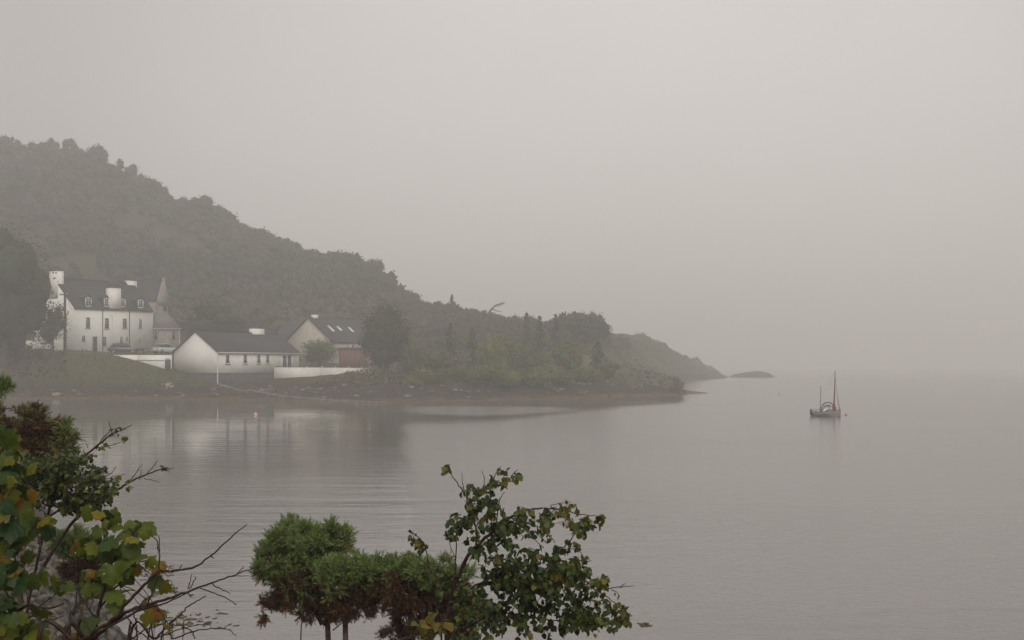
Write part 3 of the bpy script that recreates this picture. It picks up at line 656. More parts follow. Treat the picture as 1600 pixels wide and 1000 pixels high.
h, o = wall_run([(178,205.3,554.6,566),(215,205.3,554.8,577),(268,205.3,554.9,588)], .3, M['harl'], 'parking_wall', 'low white retaining wall below the parked cars, dark gate at its right end', 'wall')
mb = MB(); a, b = P2(213, 205.3)-o, P2(257, 205.3)-o; zz = Z(563, 205.3); mb.tube([(*a,zz),(*b,zz)]-np.array((0,.08,0)), .045, 5); 
for k in (0,.5,1): q = a+(b-a)*k; mb.tube([(q[0],q[1]-.08,zz),(q[0],q[1]+.02,zz)], .03, 4)
mb.build('handrail', M['dark'], h)
mb = MB(); a = P2(258, 205.0)-o; b = P2(266.5, 205.0)-o
mb.box((a[0], a[1]-.04, Z(583,205)), (b[0], a[1]+.05, Z(562,205))); mb.tube([(a[0],a[1]-.05,Z(562,205)),((a[0]+b[0])/2,a[1]-.05,Z(560,205)),(b[0],a[1]-.05,Z(563,205))], .06, 5)
mb.build('gate', M['wood'], h)
Yw = cot_wallY-.6
h, o = wall_run([(428.3,Yw,574,600),(500,Yw-.6,574.4,600),(596,Yw-1.2,575,590)], .35, M['harl_old'], 'terrace_wall', 'white garden terrace wall topped with six small lamps, right of the harbour cottage', 'wall')
for px in (480,503,524,545,565,584):
    Yc = Yw-.6*(px-428)/72 if px < 500 else Yw-.6-.6*(px-500)/96
    q = P2(px, Yc+.18)-o; zz = Z(574.3, Yc)-.02; mb = MB(); mb.tube([(*q,zz),(*q,zz+.1),(*q,zz+.13),(*q,zz+.26)], [.06,.06,.15,.09], 8); mb.build('wall_lamp', M['lampw'], h)
mb = MB(); q0 = P2(431, Yw)-o; q1 = P2(470, Yw-.3)-o; mb.tube([(q0[0],q0[1]+.15,Z(572.8,Yw)),(q1[0],q1[1]+.15,Z(573.5,Yw))], .05, 5); mb.build('top_rail', M['wood'], h)

# slipway edge running down from the cottage to the water
mb = MB(); pts = [(338,197.5),(372,190.5),(420,184.5),(470,177.5),(520,171),(560,166.5),(600,163)]
for (a, Ya), (b, Yb) in zip(pts[:-1], pts[1:]):
    for k in range(4):
        f0, f1 = k/4, (k+1)/4; p, q = P2(a+(b-a)*f0, Ya+(Yb-Ya)*f0), P2(a+(b-a)*f1, Ya+(Yb-Ya)*f1)
        pa, pb = a+(b-a)*f0, a+(b-a)*f1
        z0, z1 = float(height(pa, p[1]))+.16, float(height(pb, q[1]))+.16
        V = [(*p,z0-.5),(*q,z1-.5),(q[0]+.5,q[1]+1.3,z1-.5),(p[0]+.5,p[1]+1.3,z0-.5),(*p,z0),(*q,z1),(q[0]+.5,q[1]+1.3,z1),(p[0]+.5,p[1]+1.3,z0)]
        mb.add(V, np.array([(0,3,2,1),(4,5,6,7),(0,1,5,4),(1,2,6,5),(2,3,7,6),(3,0,4,7)]))
tag(mb.build('slipway', mat('wet_concrete', (.11,.10,.085), (.19,.17,.145), 1.2, .8, .3)), 'pale concrete slipway kerb sloping from the cottage down to the water', 'slipway', kind='structure')

# railings on the lawn
Yr = 203.5; o = P2(128, Yr); zb = float(height(128, Yr)); h = empty('lawn_railing', (*o, zb), 0, 'thin dark rail on slim posts at the top of the lawn', 'railing')
prev = None
for px, py in ((128.5,545),(147.5,551),(167,557)):
    q = P2(px, Yr)-o; zt = Z(py, Yr)-zb; zg = float(height(px, Yr))-zb; mb = MB(); mb.tube([(*q, zg-.1),(*q, zt)], .05, 5); mb.build('post', M['dark'], h)
    if prev is None: rail = []
    rail.append((*q, zt)); prev = 1
mb = MB(); mb.tube(rail[:2], .03, 5); mb.build('rail', M['dark'], h)

# telegraph pole
Yp = 207.5; q = P2(101.5, Yp); zb = float(height(101.5, Yp)); h = empty('telegraph_pole', (*q, zb), 0, 'dark wooden telegraph pole standing at the left gable of the white house', 'pole')
zt = Z(455, Yp)-zb; mb = MB(); mb.tube([(0,0,-.3),(0,0,zt)], [.28,.2], 8); mb.build('pole', M['wood'], h)
mb = MB(); mb.box((-.9,-.25,zt-.7), (.6,-.205,zt-.52)); mb.build('crossarm', M['wood'], h)
for x in (-.8,-.4,.4): mb = MB(); mb.tube([(x,-.23,zt-.518),(x,-.23,zt-.3)], [.05,.08], 6); mb.build('insulator', M['white'], h)
mb = MB(); mb.tube([(0,0,zt-.6),(.5,-.3,zt-1.5),(1.5,-.8,zt-3.3)], .03, 4); mb.build('stay_wire', M['dark'], h)
# red box by the gable
q = P2(61, 209); zb = float(height(61, 209)); h = empty('storage_box', (*q, zb), R(15), 'small red brown storage box on the grass left of the white house', 'box')
mb = MB(); mb.box((-.65,-.4,-.2), (.65,.4,.7)); mb.build('body', M['rust'], h); mb = MB(); mb.hull([(-.7,-.45,.702),(.7,-.45,.702),(.7,.45,.702),(-.7,.45,.702),(-.7,-.45,.75),(.7,-.45,.75),(.7,.45,.92),(-.7,.45,.92)], [(0,1,5,4),(1,2,6,5),(2,3,7,6),(3,0,4,7),(4,5,6,7),(0,3,2,1)]); mb.build('lid', M['rust'], h)

# --- parked cars
def car(px, Y, rz, paint, name, label, Lc=4.4, Hc=1.65, Wc=1.8):
    q = P2(px, Y); zb = float(height(px, Y)); h = empty(name, (*q, zb+.05), R(rz), label, 'car', 'cars parked by the white house')
    x = lambda f: (f-.5)*Lc
    def loft(st, mi_mat, nm):
        V = []; 
        for (f, zl, zh, wd, wt) in st: V += [(x(f),-wd/2,zl),(x(f),wd/2,zl),(x(f),wd/2,zl+(zh-zl)*.6),(x(f),wt/2,zh),(x(f),-wt/2,zh),(x(f),-wd/2,zl+(zh-zl)*.6)]
        n_ = len(st); Fc_ = [tuple(range(5,-1,-1)), tuple(range((n_-1)*6, n_*6))]
        for a in range(n_-1):
            for b in range(6): Fc_.append((a*6+b, a*6+(b+1)%6, (a+1)*6+(b+1)%6, (a+1)*6+b))
        m_ = MB(); m_.hull(V, Fc_); o_ = m_.build(nm, mi_mat, h, smooth=False); bv = o_.modifiers.new('b', 'BEVEL'); bv.width = .06; bv.segments = 2; return o_
    loft([(0,.42,.78,Wc*.86,Wc*.8),(.04,.30,.95,Wc*.96,Wc*.9),(.25,.26,1.02,Wc,Wc*.93),(.6,.26,1.02,Wc,Wc*.93),(.93,.28,1.05,Wc*.97,Wc*.9),(1,.45,.9,Wc*.88,Wc*.8)], M[paint], 'body')
    loft([(.22,.98,1.03,Wc*.84,Wc*.8),(.38,.98,Hc-.06,Wc*.9,Wc*.7),(.55,.98,Hc-.02,Wc*.9,Wc*.72),(.82,.98,Hc-.08,Wc*.9,Wc*.7),(.95,.98,1.06,Wc*.84,Wc*.78)], M['glass'], 'windows')
    loft([(.36,Hc-.11,Hc-.05,Wc*.73,Wc*.68),(.5,Hc-.08,Hc+.01,Wc*.76,Wc*.70),(.84,Hc-.13,Hc-.05,Wc*.73,Wc*.68)], M[paint], 'roof_panel')
    for fx in (.19, .8):
        for sy in (-1, 1):
            cx_, cy_ = x(fx), sy*(Wc/2-.1); m_ = MB(); m_.tube([(cx_,cy_-.11,.33),(cx_,cy_+.11,.33)], .34, 16); wl = m_.build('wheel', M['tyre'], h)
            m_ = MB(); m_.tube([(cx_,cy_+sy*.112,.33),(cx_,cy_+sy*.125,.33)], .2, 10); m_.build('rim', M['steel'], wl)
    for sy in (-1, 1):
        m_ = MB(); m_.box((x(.0)-.01,sy*.62-.2,.66), (x(.02),sy*.62+.2,.80)); m_.build('headlight', M['lampw'], h)
        m_ = MB(); m_.box((x(.985),sy*.66-.12,.75), (x(1)+.02,sy*.66+.12,.95)); m_.build('tail_light', M['red'], h)
    for f in (.33,.52,.7):
        for sy in (-1, 1):
            m_ = MB(); m_.hull([(x(f),sy*Wc*.455,1.0),(x(f)+.09,sy*Wc*.455,1.0),(x(f)+.09,sy*Wc*.375,Hc-.1),(x(f),sy*Wc*.375,Hc-.1),(x(f),sy*Wc*.43,1.0),(x(f)+.09,sy*Wc*.43,1.0),(x(f)+.09,sy*Wc*.35,Hc-.1),(x(f),sy*Wc*.35,Hc-.1)],
                [(0,1,2,3),(7,6,5,4),(0,4,5,1),(1,5,6,2),(2,6,7,3),(3,7,4,0)]); m_.build('door_pillar', M[paint], h)
    return h
car(193, 209.2, -168, 'carblk', 'dark_car', 'dark estate car parked broadside above the white retaining wall', Lc=5.1, Hc=1.75)
car(257, 210.5, -122, 'carsil', 'silver_car', 'silver hatchback parked nose out beside the stone cottage', Lc=4.3, Hc=1.7)
# garden bench beside the car
q = P2(219, 208.4); zb = float(height(219, 208.4)); h = empty('garden_bench', (*q, zb), R(10), 'small dark bench against the wall between the two parked cars', 'bench')
mb = MB(); mb.box((-.7,-.2,.4), (.7,.25,.46)); mb.build('seat', M['wood'], h); mb = MB(); mb.box((-.7,.252,.5), (.7,.30,.95)); mb.build('backrest', M['wood'], h)
for x in (-.62,.55):
    for y in (-.18,.2): mb = MB(); mb.box((x,y,0), (x+.07,y+.05,.398)); mb.build('leg', M['wood'], h)

# ------------------------------------------------------------------ single trees round the village
def tree(name, px, Y, top, wpx, m, label, cat='tree', seed=0, n=1500, leaf=.42, lumps=14, base=None, tint=.4, squash=1.0, trunk_f=.25, group='trees round the village', core=.55):
    g = np.random.default_rng(seed+100); zb = float(height(px, Y)) if base is None else base
    H = Z(top, Y)-zb; r = wpx/F*Y/2; q = P2(px, Y); h = empty(name, (*q, zb), 0, label, cat, group)
    ch = H*(1-trunk_f)/2; c = np.array((0, 0, H-ch))
    mb = MB(); d = g.normal(size=(lumps, 3)); d /= np.linalg.norm(d, axis=1)[:, None]
    lc = c+d*np.array((r*.62, r*.62, ch*.62))*g.uniform(.5, 1.1, (lumps, 1)); lr = g.uniform(.32, .52, lumps)
    k = g.integers(0, lumps, n); v = g.normal(size=(n, 3)); v /= np.linalg.norm(v, axis=1)[:, None]; v *= g.uniform(.45, 1.1, (n, 1))
    C = lc[k]+v*lr[k][:, None]*np.array((r, r, ch*squash))
    C[:, 2] = np.maximum(C[:, 2], .15)
    tn = np.clip(tint+(g.random(lumps)[k]-.5)*.5+g.normal(size=n)*.13, 0, 1)
    cards(mb, C, leaf, .35, tint=tn, g=g)
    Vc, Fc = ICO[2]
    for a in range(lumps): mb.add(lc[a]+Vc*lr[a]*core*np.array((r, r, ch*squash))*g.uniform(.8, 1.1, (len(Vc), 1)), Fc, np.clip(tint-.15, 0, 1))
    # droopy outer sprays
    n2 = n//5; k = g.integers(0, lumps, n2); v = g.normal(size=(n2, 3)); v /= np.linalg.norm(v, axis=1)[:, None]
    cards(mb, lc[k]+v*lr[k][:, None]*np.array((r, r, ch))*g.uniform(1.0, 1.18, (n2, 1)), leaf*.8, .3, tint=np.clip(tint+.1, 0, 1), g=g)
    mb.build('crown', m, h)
    mb = MB(); tr = max(.12, r*.07); mb.tube([(0,0,-.4),(r*.03,0,H*.2),(-r*.03,0,H*.45),(0,0,H*.8)], [tr*1.3,tr,tr*.75,tr*.2], 7)
    for a in range(6): e_ = lc[a]; s0 = np.array((0,0,H*(.2+.08*a))); mb.tube([s0, s0+(e_-s0)*.5+(0,0,H*.03), e_], [tr*.5,tr*.35,tr*.12], 5)
    mb.build('trunk', M['barkfar'], h)
    return h
def conifer(name, px, Y, top, wpx, label, seed, base=None, tint=.3, n=1100, bare=.0):
    g = np.random.default_rng(seed+500); zb = float(height(px, Y)) if base is None else base
    H = Z(top, Y)-zb; r = wpx/F*Y/2; q = P2(px, Y); h = empty(name, (*q, zb), 0, label, 'conifer', 'conifers near the shore')
    mb = MB(); C = []; tiers = int(H/.55)+3
    for t_ in range(tiers):
        f = (t_+.3)/tiers; zt_ = H*(.10+.88*f); rr = r*(1-f)**.8*g.uniform(.75, 1.15)+.1
        for b in range(int(5+5*(1-f))):
            a = g.uniform(0, 6.283); L_ = rr*g.uniform(.6, 1.1); m_ = max(3, int(n/tiers/9))
            s = g.uniform(.15, 1, m_); C.append(np.stack([np.cos(a)*L_*s, np.sin(a)*L_*s, zt_-L_*s*.28+g.normal(size=m_)*.05], -1)+g.normal(size=(m_, 3))*.09)
    C = np.concatenate(C); cards(mb, C, .36, 1.0, 1.3, np.clip(tint+g.normal(size=len(C))*.15, 0, 1), g=g)
    mb.build('crown', M['conifer'], h)
    mb = MB(); mb.tube([(0,0,-.4),(0,0,H*.5),(0,0,H)], [r*.09+.05, r*.05+.03, .02], 6); mb.build('trunk', M['barkfar'], h)
    return h
DG, MG, YG = M['dkgreen'], M['midgreen'], M['yelgreen']
tree('sycamore_tree', 4, 199, 346, 160, DG, 'huge dark sycamore at the left edge overhanging the gable of the white house', seed=1, n=15000, lumps=70, leaf=.42, trunk_f=.02, tint=.3, core=.72)
tree('ash_tree', -78, 196, 395, 150, DG, 'broad dark tree at the extreme left edge of the view', seed=2, n=2500, lumps=20, leaf=.6, trunk_f=.05)
# the branch that reaches over the gable
tree('hawthorn_tree', 82, 203, 462, 58, DG, 'smaller dark leafy tree in front of the white gable, left of the telegraph pole', seed=40, core=.35, n=2300, lumps=22, leaf=.34, trunk_f=.14, tint=.45)
tree('rounded_tree', 331, 231, 466, 104, DG, 'wide round topped dark tree behind the harbour cottage roof', seed=3, n=7000, lumps=26, leaf=.42, tint=.0, trunk_f=0, squash=.8, core=.72)
tree('garden_bush', 498, 224, 527, 70, MG, 'dense green bush between the harbour cottage and the rust red shed', 'bush', seed=4, n=2400, lumps=16, leaf=.34, tint=.3, trunk_f=0)
tree('beech_tree', 604, 207, 474, 92, DG, 'tall dark broadleaf tree at the right end of the terrace wall', seed=5, n=9000, lumps=44, leaf=.38, tint=.38, trunk_f=.02)
tree('willow_bush', 652, 203, 540, 66, MG, 'grey green bush right of the tall broadleaf tree', 'bush', seed=6, n=2200, lumps=14, leaf=.4, tint=.25, trunk_f=0)
conifer('spruce_tree', 704, 207, 502, 62, 'dark spruce, leftmost conifer of the shoreline trees', 7)
conifer('spruce_tree', 738, 212, 510, 54, 'dark spruce standing just right of the leftmost conifer', 8)
tree('birch_tree', 688, 198, 552, 60, MG, 'low olive tree at the foot of the two dark spruces', seed=9, n=2200, lumps=14, leaf=.4, tint=.2, trunk_f=0)
tree('birch_tree', 768, 203, 517, 66, YG, 'pale yellow green birch, brightest of the shoreline trees', seed=10, n=3000, lumps=18, leaf=.38, tint=.35, trunk_f=0)
tree('alder_tree', 797, 207, 527, 60, MG, 'green alder between the pale birch and the skyline conifers', seed=11, n=2600, lumps=16, leaf=.38, tint=.45, trunk_f=0)
tree('alder_bush', 770, 192, 566, 70, MG, 'low green alder bush above the weed line below the pale birch', 'bush', seed=12, n=2200, lumps=12, leaf=.36, tint=.55, trunk_f=0)
conifer('spruce_tree', 823, 226, 486, 36, 'tallest thin spruce breaking the skyline, left of three', 13)
conifer('spruce_tree', 843, 227, 491, 40, 'middle spruce of the three breaking the skyline', 14)
conifer('spruce_tree', 868, 226, 489, 44, 'right spruce of the three breaking the skyline', 15)
tree('hazel_tree', 838, 208, 537, 66, MG, 'mid green hazel below the three skyline spruces', seed=16, n=2600, lumps=16, leaf=.4, tint=.35, trunk_f=0)
tree('rowan_tree', 884, 211, 528, 66, MG, 'broad green rowan right of the skyline spruces', seed=17, n=2600, lumps=16, leaf=.4, tint=.4, trunk_f=0)
tree('willow_tree', 862, 200, 566, 60, YG, 'low yellow green willow near the shore rocks', seed=18, n=1800, lumps=12, leaf=.36, tint=.2, trunk_f=0)
conifer('pine_tree', 934, 216, 531, 56, 'dark pine at the right end of the shoreline trees', 19)
tree('gorse_mound', 906, 205, 573, 66, MG, 'low dark green scrub mound near the white shore stones', 'shrub', seed=20, n=1600, lumps=10, leaf=.36, tint=.1, trunk_f=0)
tree('gorse_mound', 952, 213, 566, 40, MG, 'small scrub mound at the foot of the dark pine', 'shrub', seed=21, n=1200, lumps=10, leaf=.36, tint=.1, trunk_f=0)
tree('gorse_mound', 818, 196, 574, 60, MG, 'dark scrub mound right of the low alder bush', 'shrub', seed=22, n=1600, lumps=10, leaf=.36, tint=.0, trunk_f=0)
tree('gorse_mound', 722, 193, 574, 62, MG, 'dark scrub mound left of the low alder bush', 'shrub', seed=23, n=1600, lumps=10, leaf=.36, tint=.0, trunk_f=0)
for k_, (px_, Y_, top_, w_, lb_) in enumerate(((655,186,574,52,'small green bush on the shore bank right of the terrace wall'),(690,189,572,50,'small green bush at the foot of the low olive tree'),
        (747,189,573,46,'small green bush just left of the low alder bush'),(793,191,577,44,'small green bush squeezed against the right side of the low alder bush'),(842,195,575,54,'small green bush on the bank below the mid green hazel'),(880,199,577,50,'small green bush on the bank below the broad rowan'),(928,206,576,44,'small green bush on the bank below the dark pine'))):
    tree('shore_bush', px_, Y_, top_, w_, MG if k_ % 3 else YG, lb_, 'bush', seed=60+k_, n=1300, lumps=11, leaf=.32, tint=.45, trunk_f=0, group='bushes on the shore bank')
tree('broadleaf_tree', 908, 262, 493, 66, DG, 'rounded tree on the skyline right of the three spruces', seed=24, n=2200, lumps=16, leaf=.5, tint=.5, trunk_f=0)
tree('broadleaf_tree', 934, 268, 500, 40, DG, 'smaller rounded tree sloping down beside the skyline tree', seed=25, n=1600, lumps=12, leaf=.5, tint=.5, trunk_f=0)
conifer('fir_tree', 706, 298, 459, 14, 'tiny lone fir standing on the ridge line', 30)
# dead leaning tree on the ridge
q = P2(762, 285); zb = Z(489, 285)-2; h = empty('dead_tree', (*q, zb), 0, 'bare dead tree leaning right on the ridge line', 'tree')
mb = MB(); pp = [P(x, y, 285)-np.array((*q, zb)) for x, y in ((761,494),(765,487),(770,481),(776,476),(788,474.5))]; pp[0][2] -= .5; mb.tube(pp, [.3,.26,.2,.16,.1], 6); mb.build('trunk', M['barkfar'], h)
mb = MB(); 
for pl in (((773,478),(779,478.5),(784,477)),((769,483),(777,486),(784,487)),((780,475.5),(785,473),(789,472.5))): mb.tube([P(x, y, 285)-np.array((*q, zb)) for x, y in pl], [.12,.09,.05], 5)
mb.build('branch', M['barkfar'], h)

# ------------------------------------------------------------------ yacht and buoys
Yb = 120.0; q = P2(1291, Yb); sc_ = Yb/F     # metres per photo pixel there
h = empty('sailing_yacht', (*q, 0), R(-14), 'small white two masted yacht with grey sprayhood and furled red sail, moored on the bay', 'yacht')
def bp(x, y, z=0): return ((x-1291)*sc_*1.03, z, (652-y)*sc_)
Lh = 39*sc_*1.03; st = []
for f in np.linspace(0, 1, 13):        # stern (0) to bow (1)
    bw_ = .56*(np.sin(np.pi*min(1, f*.85+.18))**.7)*(1-f**5)+.02; sheer = .44+.13*(f-.35)**2*3+.10*f; keel = -.15+.30*max(0, f-.86)/.14*.6
    st.append([((f-.5)*Lh+(.12*(f > .97)), bw_*np.sin(a), keel+(sheer-keel)*(1-np.cos(a))**.75 if a < np.pi/2 else sheer) for a in np.linspace(0, np.pi/2, 6)])
V = []; 
for ring in st: V += [(x, -y, z) for x, y, z in ring[::-1]]+[(x, y, z) for x, y, z in ring[1:]]
k = 11; Fc_ = [(a*k+b, a*k+b+1, (a+1)*k+b+1, (a+1)*k+b) for a in range(12) for b in range(k-1)]+[(a*k, (a+1)*k, (a+1)*k+k-1, a*k+k-1) for a in range(12)]+[tuple(range(k-1,-1,-1))]
mb = MB(); mb.hull(V, Fc_); mb.build('hull', M['hull'], h)
mb = MB()
for sy in (0, k-1):
    pts = [np.array(V[a*k+sy])+(0, 0, .01) for a in range(13)]; mb.tube(pts, .022, 5)
mb.build('rubbing_strake', M['canvas'], h)
zd = .5
mb = MB(); mb.hull([(-.15,-.36,zd-.05),(.75,-.28,zd-.05),(.75,.28,zd-.05),(-.15,.36,zd-.05),(-.15,-.3,zd+.3),(.66,-.22,zd+.24),(.66,.22,zd+.24),(-.15,.3,zd+.3)], [(0,1,5,4),(1,2,6,5),(2,3,7,6),(3,0,4,7),(4,5,6,7),(0,3,2,1)]); mb.build('cabin', M['hull'], h)
# sprayhood: arched hoop cover with clear window
arch = [(-.48,.46),(-.46,.86),(-.36,1.14),(-.16,1.34),(.12,1.42),(.40,1.38),(.62,1.20)]
mb = MB(); V = []
for x, z in arch: V += [(x,-.40,z),(x,.40,z),(x,.40,z+.05),(x,-.40,z+.05)]
Fc_ = [(a*4+b, a*4+(b+1)%4, a*4+4+(b+1)%4, a*4+4+b) for a in range(6) for b in range(4)]+[(0,1,2,3),(27,26,25,24)]
mb.hull(V, Fc_); 
for sy in (-.405, .405): mb.tube([(x, sy, z) for x, z in arch], .055, 5); mb.tube([(x*.72+.02, sy, .45+(z-.45)*.72) for x, z in arch], .042, 5)
sp_ = mb.build('sprayhood', M['canvas'], h)
for sy in (-.39, .39):
    mb = MB(); mb.hull([(x*.70+.02, sy+d, .45+(z-.45)*.68) for d in (-.008, .008) for x, z in arch], [tuple(range(7)), tuple(range(13, 6, -1))]+[(a, a+1 if a < 6 else 0, (a+8) if a < 6 else 7, a+7) for a in range(7)]); mb.build('hood_window', M['lampw'], sp_)
m0 = bp(1302.5, 640); m1 = bp(1304, 580)
mb = MB(); mb.tube([(m0[0],0,.45), (m1[0],0,m1[2])], [.06,.035], 7); mb.build('mast', M['spar'], h)
mz0, mz1 = bp(1282, 642), bp(1283, 604)
mb = MB(); mb.tube([(mz0[0],0,.4), (mz1[0],0,mz1[2])], [.045,.025], 6); mb.build('mizzen_mast', M['spar'], h)
bw1 = bp(1311, 641); mt = bp(1304, 589)
mb = MB(); mb.tube([(bw1[0]+.02,0,.62),(bw1[0]-.12,0,1.25),(bw1[0]-.3,0,2.6),(mt[0],0,mt[2])], [.05,.035,.02,.012], 5); mb.build('furled_jib', M['redc'], h)
mb = MB(); mb.tube([(m0[0]+.0,-.02,.55),(m0[0]-.02,-.05,1.0),(m0[0]+.01,-.03,1.6),(m1[0]-.02,-.02,2.5)], [.15,.16,.04,.015], 7); mb.tube([(m0[0]+.12,0,.5),(m0[0]+.14,0,.95)], [.13,.06], 7); mb.build('furled_mainsail', M['redc'], h)
mb = MB(); mb.tube([(mz0[0]+.02,0,.6),(mz0[0]+.02,0,.95)], [.05,.03], 6); mb.tube([(mz0[0],0,.72),(mz0[0]-.75,0,.68)], .02, 5); mb.build('mizzen_sail', M['redc'], h)
for a, b, r_ in (((m1[0],0,m1[2]*.93),(m0[0]-.1,-.5,.55),.011),((m1[0],0,m1[2]*.93),(m0[0]-.1,.5,.55),.011),((m1[0],0,m1[2]),(mz1[0],0,mz1[2]*.6),.004)):
    mb = MB(); mb.tube([a, b], r_, 4); mb.build('stay', M['dark'], h)
mb = MB(); mb.tube([(-Lh/2-.02,0,.1),(-Lh/2-.08,0,.62)], .035, 5); mb.box((-Lh/2-.14,-.02,-.3), (-Lh/2-.01,.02,.5)); mb.tube([(-Lh/2-.05,0,.62),(-Lh/2+.5,0,.66)], .018, 5); mb.build('rudder', M['canvas'], h)
mb = MB(); mb.box((-Lh/2-.3,.12,.2), (-Lh/2-.12,.30,.72)); mb.tube([(-Lh/2-.2,.2,.2),(-Lh/2-.22,.2,-.3)], .04, 5); mb.build('outboard_motor', M['dark'], h)
for sy in (-1, 1):
    mb = MB(); mb.tube([(Lh/2-.05,0,.95),(Lh/2-.3,sy*.22,.93),(Lh/2-.3,sy*.22,.6)], .012, 5); mb.tube([(Lh/2-.05,0,.95),(Lh/2-.05,0,.62)], .012, 5); mb.build('pulpit', M['steel'], h)

def buoy(px, py, r, m, label, eye=True):
    Y = CAMH*F/(py-HZ); q = P2(px, Y); h = empty('mooring_buoy', (*q, 0), 0, label, 'buoy', 'mooring buoys on the bay')
    V, Fc = ICO[3]; V = V*r*np.array((1, 1, .92))+(0, 0, r*.42); mb = MB(); mb.add(V, Fc); mb.build('float', m, h, smooth=True)
    mb = MB(); mb.tube([(0,0,r*1.3),(0,0,r*1.55)], r*.16, 6); a = np.linspace(0, 6.283, 9); mb.tube(np.stack([np.cos(a)*r*.2, a*0, r*1.7+np.sin(a)*r*.2], -1), r*.06, 4, cap=False); mb.build('mooring_eye', M['steel'], h)
    mb = MB(); mb.tube([(0,0,r*.38),(0,0,r*.5)], r*1.02, 20); mb.build('rope_band', M['white'], h)
buoy(399.5, 648, .17, M['pink'], 'orange pink buoy near the house reflections, largest of the three buoys')
buoy(1322, 649, .14, M['red'], 'small red buoy just right of the yacht')
buoy(1217, 617, .18, M['red'], 'tiny distant red buoy between the island and the yacht')

# ------------------------------------------------------------------ foreground plants and rocks
def leaf_mat(name, stops, rough=.42, patch=None, scale=25, trans=.25):
    """colour by per-leaf tint, with blotches of the patch colour"""
    m = bpy.data.materials.new(name); m.use_nodes = True; t = m.node_tree; b = t.nodes['Principled BSDF']; b.inputs['Roughness'].default_value = rough; b.inputs['Specular IOR Level'].default_value = .16
    at = t.nodes.new('ShaderNodeAttribute'); at.attribute_name = 'tint'
    r = t.nodes.new('ShaderNodeValToRGB'); t.links.new(at.outputs['Fac'], r.inputs[0]); e = r.color_ramp.elements
    e[0].position, e[0].color = stops[0][0], (*stops[0][1], 1); e[1].position, e[1].color = stops[-1][0], (*stops[-1][1], 1)
    for p, c in stops[1:-1]: x = e.new(p); x.color = (*c, 1)
    tcn = t.nodes.new('ShaderNodeTexCoord'); nz = t.nodes.new('ShaderNodeTexNoise'); nz.inputs['Scale'].default_value = scale; nz.inputs['Detail'].default_value = 5
    t.links.new(tcn.outputs['Object'], nz.inputs['Vector']); out = r.outputs[0]
    if patch:
        ad = t.nodes.new('ShaderNodeMath'); ad.operation = 'MULTIPLY_ADD'; ad.inputs[1].default_value = .35; t.links.new(at.outputs['Fac'], ad.inputs[0]); t.links.new(nz.outputs[0], ad.inputs[2])
        mr2 = t.nodes.new('ShaderNodeMapRange'); mr2.inputs[1].default_value = .70; mr2.inputs[2].default_value = .80; t.links.new(ad.outputs[0], mr2.inputs[0])
        mxx = t.nodes.new('ShaderNodeMix'); mxx.data_type = 'RGBA'; t.links.new(mr2.outputs[0], mxx.inputs[0]); t.links.new(out, mxx.inputs[6]); mxx.inputs[7].default_value = (*patch, 1); out = mxx.outputs[2]
    n2 = t.nodes.new('ShaderNodeTexNoise'); n2.inputs['Scale'].default_value = scale*2.7; n2.inputs['Detail'].default_value = 4; t.links.new(tcn.outputs['Object'], n2.inputs['Vector'])
    hv = t.nodes.new('ShaderNodeMix'); hv.data_type = 'RGBA'; hv.blend_type = 'MULTIPLY'; hv.inputs[0].default_value = .6
    rr = t.nodes.new('ShaderNodeValToRGB'); rr.color_ramp.elements[0].color = (.55,.55,.5,1); rr.color_ramp.elements[0].position = .35; rr.color_ramp.elements[1].position = .65
    t.links.new(n2.outputs[0], rr.inputs[0]); t.links.new(out, hv.inputs[6]); t.links.new(rr.outputs[0], hv.inputs[7]); out = hv.outputs[2]
    t.links.new(out, b.inputs['Base Color'])
    bn = t.nodes.new('ShaderNodeBump'); bn.inputs['Strength'].default_value = .4; bn.inputs['Distance'].default_value = .003; t.links.new(n2.outputs[0], bn.inputs['Height']); t.links.new(bn.outputs[0], b.inputs['Normal'])
    tl = t.nodes.new('ShaderNodeBsdfTranslucent'); t.links.new(out, tl.inputs[0]); ms = t.nodes.new('ShaderNodeMixShader'); ms.inputs[0].default_value = trans
    t.links.new(b.outputs[0], ms.inputs[1]); t.links.new(tl.outputs[0], ms.inputs[2]); t.links.new(ms.outputs[0], t.nodes['Material Output'].inputs[0])
    return m
M['maple'] = leaf_mat('maple_leaves', [(0,(.028,.058,.016)),(.3,(.10,.125,.010)),(.6,(.17,.15,.012)),(.8,(.24,.095,.012)),(1,(.30,.12,.05))], patch=(.20,.06,.010), scale=12)
M['birchleaf'] = leaf_mat('birch_leaves', [(0,(.028,.052,.018)),(.45,(.085,.115,.026)),(.75,(.18,.175,.025)),(1,(.17,.06,.015))], patch=(.15,.11,.018), scale=14)
M['gorse_g'] = leaf_mat('green_gorse_spines', [(0,(.085,.13,.045)),(.6,(.19,.26,.085)),(1,(.32,.31,.08))], rough=.6, trans=.15)
M['gorse_b'] = leaf_mat('dead_gorse_spines', [(0,(.045,.028,.018)),(.6,(.12,.062,.034)),(1,(.26,.13,.045))], rough=.8, trans=.05)
M['twig'] = mat('wet_twig', (.016,.009,.006), (.045,.026,.017), 30, .5, .5, spec=.2, bdist=.003)
M['stem'] = mat('gorse_stem', (.05,.035,.025), (.13,.085,.055), 25, .8, .7, bdist=.006)
dm_ = bpy.data.materials.new('dew'); dm_.use_nodes = True; db = dm_.node_tree.nodes['Principled BSDF']; db.inputs['Base Color'].default_value = (.55,.55,.55,1); db.inputs['Roughness'].default_value = .03; db.inputs['Specular IOR Level'].default_value = 1; M['dew'] = dm_

